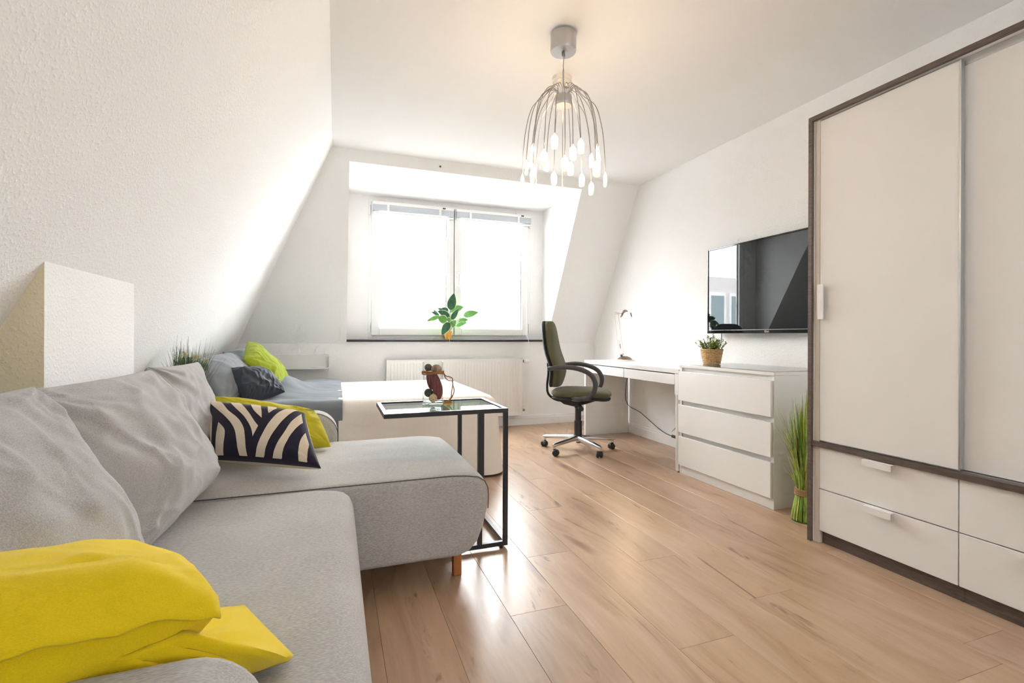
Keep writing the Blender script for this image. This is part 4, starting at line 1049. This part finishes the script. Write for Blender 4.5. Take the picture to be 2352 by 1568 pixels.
MB().lathe([(.0, -.02), (.018, -.018), (.027, .004), (.027, .010), (.0, .016)], hd0, 24, (ex, ey, aim)).build('bulb', M_spotbulb, T, smooth=True)
ld = bpy.data.lights.new('desk_lamp_light', 'SPOT'); ld.energy = 6; ld.color = (1, .70, .42); ld.spot_size = R(115); ld.spot_blend = .8; ld.shadow_soft_size = .025
lo = bpy.data.objects.new('desk_lamp_light', ld); COL.objects.link(lo); lo.location = hd0 + aim * .04; lo.rotation_euler = aim.to_track_quat('-Z', 'Y').to_euler()

# ------------------------------------------------------------------ plants
def leaf_mesh(mb, base, tip, w, nrm, m0=0, curl=.12, margin=False, fold=.15):
    base, tip, nrm = Vector(base), Vector(tip), Vector(nrm).normalized(); d = tip - base; L = d.length; d.normalize()
    e = d.cross(nrm).normalized(); nn = e.cross(d)
    n = 9; rows = []
    for k in range(n + 1):
        t = k / n; ww = w / 2 * (math.sin(PI * min(1, t ** .72)) ** .8 if 0 < t < 1 else 0) + .0003
        c = base + d * (L * t) + nn * (curl * L * math.sin(PI * t * .9))
        cols = (-1, -.84, 0, .84, 1) if margin else (-1, 0, 1)
        rows.append([c + e * (ww * s_) + nn * (fold * ww * abs(s_)) for s_ in cols])
    m_ = len(rows[0]); vs = [p for r_ in rows for p in r_]
    for k in range(n):
        for i in range(m_ - 1):
            pass
    fs = []; mi = []
    for k in range(n):
        for i in range(m_ - 1):
            fs.append((k * m_ + i, k * m_ + i + 1, (k + 1) * m_ + i + 1, (k + 1) * m_ + i)); mi.append(1 if margin and i in (0, m_ - 2) else m0)
    o = len(mb.v); mb.add(vs, fs); mb.mi[-len(fs):] = mi
sxp, syp, szp = 1.12, 5.055, DZ0 + .002
T = thing('potted_plant', 'leafy plant with pale edged leaves in an ochre pot on the window sill', 'plant', (sxp, syp, szp))
MB().lathe([(.0, 0), (.031, 0), (.041, .066), (.046, .066), (.047, .089), (.043, .089), (.040, .075), (.0, .075)], (sxp, syp, szp), 28).build('pot', M_terra, T, smooth=True, ang=35)
MB().lathe([(.0, .074), (.040, .0745), (.0, .078)], (sxp, syp, szp), 20).build('soil', M_soil, T)
LV = [((930, 580), (1015, 140), 200, 0, 0), ((940, 600), (1275, 495), 170, 0, 1), ((930, 835), (1110, 545), 120, -.05, 0), ((900, 750), (560, 605), 150, -.03, 0), ((880, 600), (690, 525), 100, .0, 0), ((790, 600), (585, 530), 70, .02, 0),
      ((640, 720), (400, 625), 75, -.02, 0), ((640, 740), (265, 885), 100, -.06, 1), ((800, 880), (540, 760), 190, -.07, 1), ((900, 850), (755, 830), 120, -.09, 1), ((860, 900), (645, 1235), 180, -.10, 0), ((895, 1010), (1010, 850), 150, -.09, 1),
      ((1115, 885), (1360, 830), 125, -.05, 1), ((1045, 995), (1325, 900), 95, -.07, 1), ((1255, 725), (1645, 640), 160, -.02, 1), ((900, 640), (980, 620), 100, .03, 0), ((620, 720), (470, 570), 60, -.01, 0)]
S_ = 1 / 2505.
def zp(p, dep): return Vector((sxp, syp, szp)) + rv * ((p[0] - 918) * S_) + uv * ((1350 - p[1]) * S_) + Vector((0, -.075 + dep, 0))
for b0, t0, wz_, dep, lt in LV:
    mb = MB(); tipd = dep - .03
    nr = Vector((-.2, -1, .35))
    leaf_mesh(mb, zp(b0, dep), zp(t0, tipd), wz_ * 1.3 * S_, nr, 0, .05, True, .12)
    lf = mb.build('leaf', [M_leafl if lt else M_leafd, M_leafm], T, smooth=True, ang=80, recalc=False)
    st_ = zp((925 + random.uniform(-30, 40), 1130), .07)
    mid = (st_ + zp(b0, dep)) / 2 + Vector((0, .0, .015))
    MB().tube(smoothpath([st_, mid, zp(b0, dep)], 5), .0022, 5).build('stem', M_stem, T, smooth=True)

# basket plant on the chest
pbx, pby, pbz = 2.555, 2.80, .7895
T = thing('basket_plant', 'small bushy plant in a round wicker basket on the chest of drawers', 'plant', (pbx, pby, pbz))
mb = MB(); n = 72; rows_ = 9; rings = []
for j in range(rows_ * 4 + 1):
    t = j / (rows_ * 4); row = int(t * rows_ - 1e-6); ph = (t * rows_) % 1
    r0 = .055 + .020 * t ** .85
    rings.append([(pbx + (r0 + .0035 * math.sin(PI * ph) * (1 if True else 0) + .0022 * math.cos(9 * 2 * PI * i / n + PI * row) * math.sin(PI * ph)) * math.cos(2 * PI * i / n), pby + (r0 + .0035 * math.sin(PI * ph) + .0022 * math.cos(9 * 2 * PI * i / n + PI * row) * math.sin(PI * ph)) * math.sin(2 * PI * i / n), pbz + .001 + .105 * t) for i in range(n)])
mb.loft(rings, cap=False)
mb.lathe([(.0, .003), (.054, .003)], (pbx, pby, pbz), 24); mb.build('basket', M_wicker, T, smooth=True, ang=60)
dots = MB()
for j in range(rows_):
    for i in range(24):
        if (i + j) % 2: continue
        a = 2 * PI * i / 24; r_ = .0562 + .020 * ((j + .95) / rows_) ** .85
        dots.ball((pbx + r_ * math.cos(a), pby + r_ * math.sin(a), pbz + .002 + .105 * (j + .98) / rows_), (.0030, .0030, .0022), 6, 4)
stuff(dots.build('weave_gap', M_twine, T))
MB().tube([(pbx + .0755 * math.cos(2 * PI * i / 40), pby + .0755 * math.sin(2 * PI * i / 40), pbz + .106) for i in range(40)], .0038, 6, closed=True).build('rim', M_wicker, T, smooth=True)
MB().lathe([(.0, .09), (.068, .092), (.0, .096)], (pbx, pby, pbz), 20).build('soil', M_soil, T)
random.seed(21); mb = MB()
for k in range(70):
    a = random.uniform(0, 2 * PI); r_ = .06 * math.sqrt(random.random()); th = r_ / .06 * random.uniform(.5, 1.25); hh = random.uniform(.05, .115) * (1.15 - .35 * r_ / .06)
    p0 = Vector((pbx + r_ * math.cos(a), pby + r_ * math.sin(a), pbz + .092)); dr = Vector((math.cos(a) * math.sin(th * .75), math.sin(a) * math.sin(th * .75), math.cos(th * .75)))
    p1 = p0 + dr * hh
    mb.tube([p0, (p0 + p1) / 2, p1], .0009, 4)
    for q in range(9):
        c = p0.lerp(p1, .25 + .75 * q / 8); az_ = q * 2.4 + k; d = (Vector((math.cos(az_), math.sin(az_), .25)) + dr * .5).normalized()
        leaf_mesh(mb, c, c + d * random.uniform(.011, .017), .009, Vector((0, 0, 1)) + d * .2, 0, .05)
stuff(mb.build('foliage', M_bush, T, recalc=False))

# tied grass bundle between chest and wardrobe
gx, gy = 2.375, 1.915
T = thing('grass_bundle', 'tied bundle of green grass standing on the floor between chest and wardrobe', 'plant', (gx, gy, 0))
random.seed(5); mb = MB(); mb2 = MB()
for k in range(230):
    a = random.uniform(0, 2 * PI); q = math.sqrt(random.random())
    e = Vector((math.cos(a), math.sin(a), 0)); c0 = Vector((gx, gy, 0))
    hh = random.uniform(.30, .75) * (1.02 - .25 * q); lean = q * random.uniform(.01, .075) + (.09 if random.random() < .12 else 0)
    pts = smoothpath([c0 + e * (.062 * q) + Vector((0, 0, .0)), c0 + e * (.058 * q) + Vector((0, 0, .05)), c0 + e * (.040 * q) + Vector((0, 0, .155)), c0 + e * (.052 * q) + Vector((0, 0, .155 + (hh - .155) * .4)), c0 + e * (.058 * q + lean * .5) + Vector((0, 0, .155 + (hh - .155) * .75)), c0 + e * (.055 * q + lean) + Vector((0, 0, hh))], 3)
    wv = random.uniform(.003, .0075); tw = Vector((-math.sin(a + random.uniform(-.6, .6)), math.cos(a), 0)); vs = []
    for i, p in enumerate(pts):
        t = i / (len(pts) - 1); ww = wv * (1 - t ** 3) + .0002; vs += [p - tw * ww, p + e * ww * .35, p + tw * ww]
    (mb if random.random() < .55 else mb2).add(vs, [(i * 3 + s_, i * 3 + s_ + 1, i * 3 + s_ + 4, i * 3 + s_ + 3) for i in range(len(pts) - 1) for s_ in (0, 1)])
stuff(mb.build('grass_blades', M_blade, T, recalc=False)); stuff(mb2.build('yellow_blades', simple('yellowing_blade', (.44, .47, .10), .5, noise_scale=20, var=.4), T, recalc=False))
MB().lathe([(.0, .0), (.063, 0), (.063, .006), (.0, .008)], (gx, gy, 0), 24).build('foot_disc', M_blade2, T)
for dz_ in range(4): MB().tube([(gx + .043 * math.cos(2 * PI * i / 28), gy + .043 * math.sin(2 * PI * i / 28), .142 + .0085 * dz_ + .001 * math.sin(i)) for i in range(28)], .0055, 6, closed=True).build('rope_turn', M_rope, T, smooth=True)
MB().tube(smoothpath([(gx - .030, gy - .035, .17), (gx - .033, gy - .038, .24), (gx - .028, gy - .036, .30)], 5), .0045, 6).build('rope_end', M_rope, T, smooth=True)

# flowering grass behind the sofa
fx, fy = -.75, 3.03
T = thing('flowering_grass', 'grassy plant with cream blossoms behind the far sofa cushion', 'plant', (fx, fy, 0))
MB().lathe([(.0, 0), (.075, 0), (.095, .42), (.10, .42), (.10, .44), (.09, .44), (.088, .40), (.0, .40)], (fx, fy, 0), 28).build('planter', M_whitefurn, T, smooth=True, ang=35)
random.seed(9); mb = MB()
for k in range(260):
    a = random.uniform(0, 2 * PI); q = math.sqrt(random.random()); e = Vector((math.cos(a), math.sin(a), 0)); hh = random.uniform(.78, .93) + (.06 if random.random() < .2 else 0)
    sp_ = .13 * q if random.random() < .85 else .2 * q
    if (fx + e.x * sp_) < xs(hh) + .03: sp_ *= .35
    p = bez(Vector((fx, fy, .41)) + e * .06 * q, Vector((fx, fy, .6)) + e * .07 * q, Vector((fx, fy, .74)) + e * .08 * q, Vector((fx, fy, hh)) + e * sp_, 7); vs = []
    tw = Vector((-math.sin(a + random.uniform(-1, 1)), math.cos(a), 0))
    for i, c in enumerate(p): ww = .0026 * (1 - (i / 7) ** 2) + .0003; vs += [c - tw * ww, c + tw * ww]
    mb.add(vs, [(2 * i, 2 * i + 1, 2 * i + 3, 2 * i + 2) for i in range(7)])
stuff(mb.build('grass_blades', M_blade2, T, recalc=False))
for (ax_, ay_, az_) in ((.0, -.03, .885), (.05, .0, .862), (.085, .02, .845), (.035, .05, .87)):
    mb = MB(); c = Vector((fx + ax_, fy + ay_, az_))
    for k in range(46):
        d = Vector((random.gauss(0, 1), random.gauss(0, 1), random.gauss(0, 1) + .3)).normalized()
        leaf_mesh(mb, c, c + d * random.uniform(.018, .030), .005, d.orthogonal(), 0, .05)
    stuff(mb.build('blossom', M_flower, T, recalc=False))
    MB().tube([(fx, fy, .41), (fx + ax_ * .5, fy + ay_ * .5, .65), tuple(c)], .0018, 5).build('flower_stem', M_blade2, T)

# origins of single-mesh things to their base
for o in list(COL.objects):
    if o.type == 'MESH' and o.parent is None and o.data.users == 1 and o.get('kind') != 'structure':
        vs = [v.co for v in o.data.vertices]
        c = Vector(((min(v.x for v in vs) + max(v.x for v in vs)) / 2, (min(v.y for v in vs) + max(v.y for v in vs)) / 2, min(v.z for v in vs)))
        o.data.transform(Matrix.Translation(-c)); o.location = o.location + c
        for ch_ in o.children: ch_.location = ch_.location - c
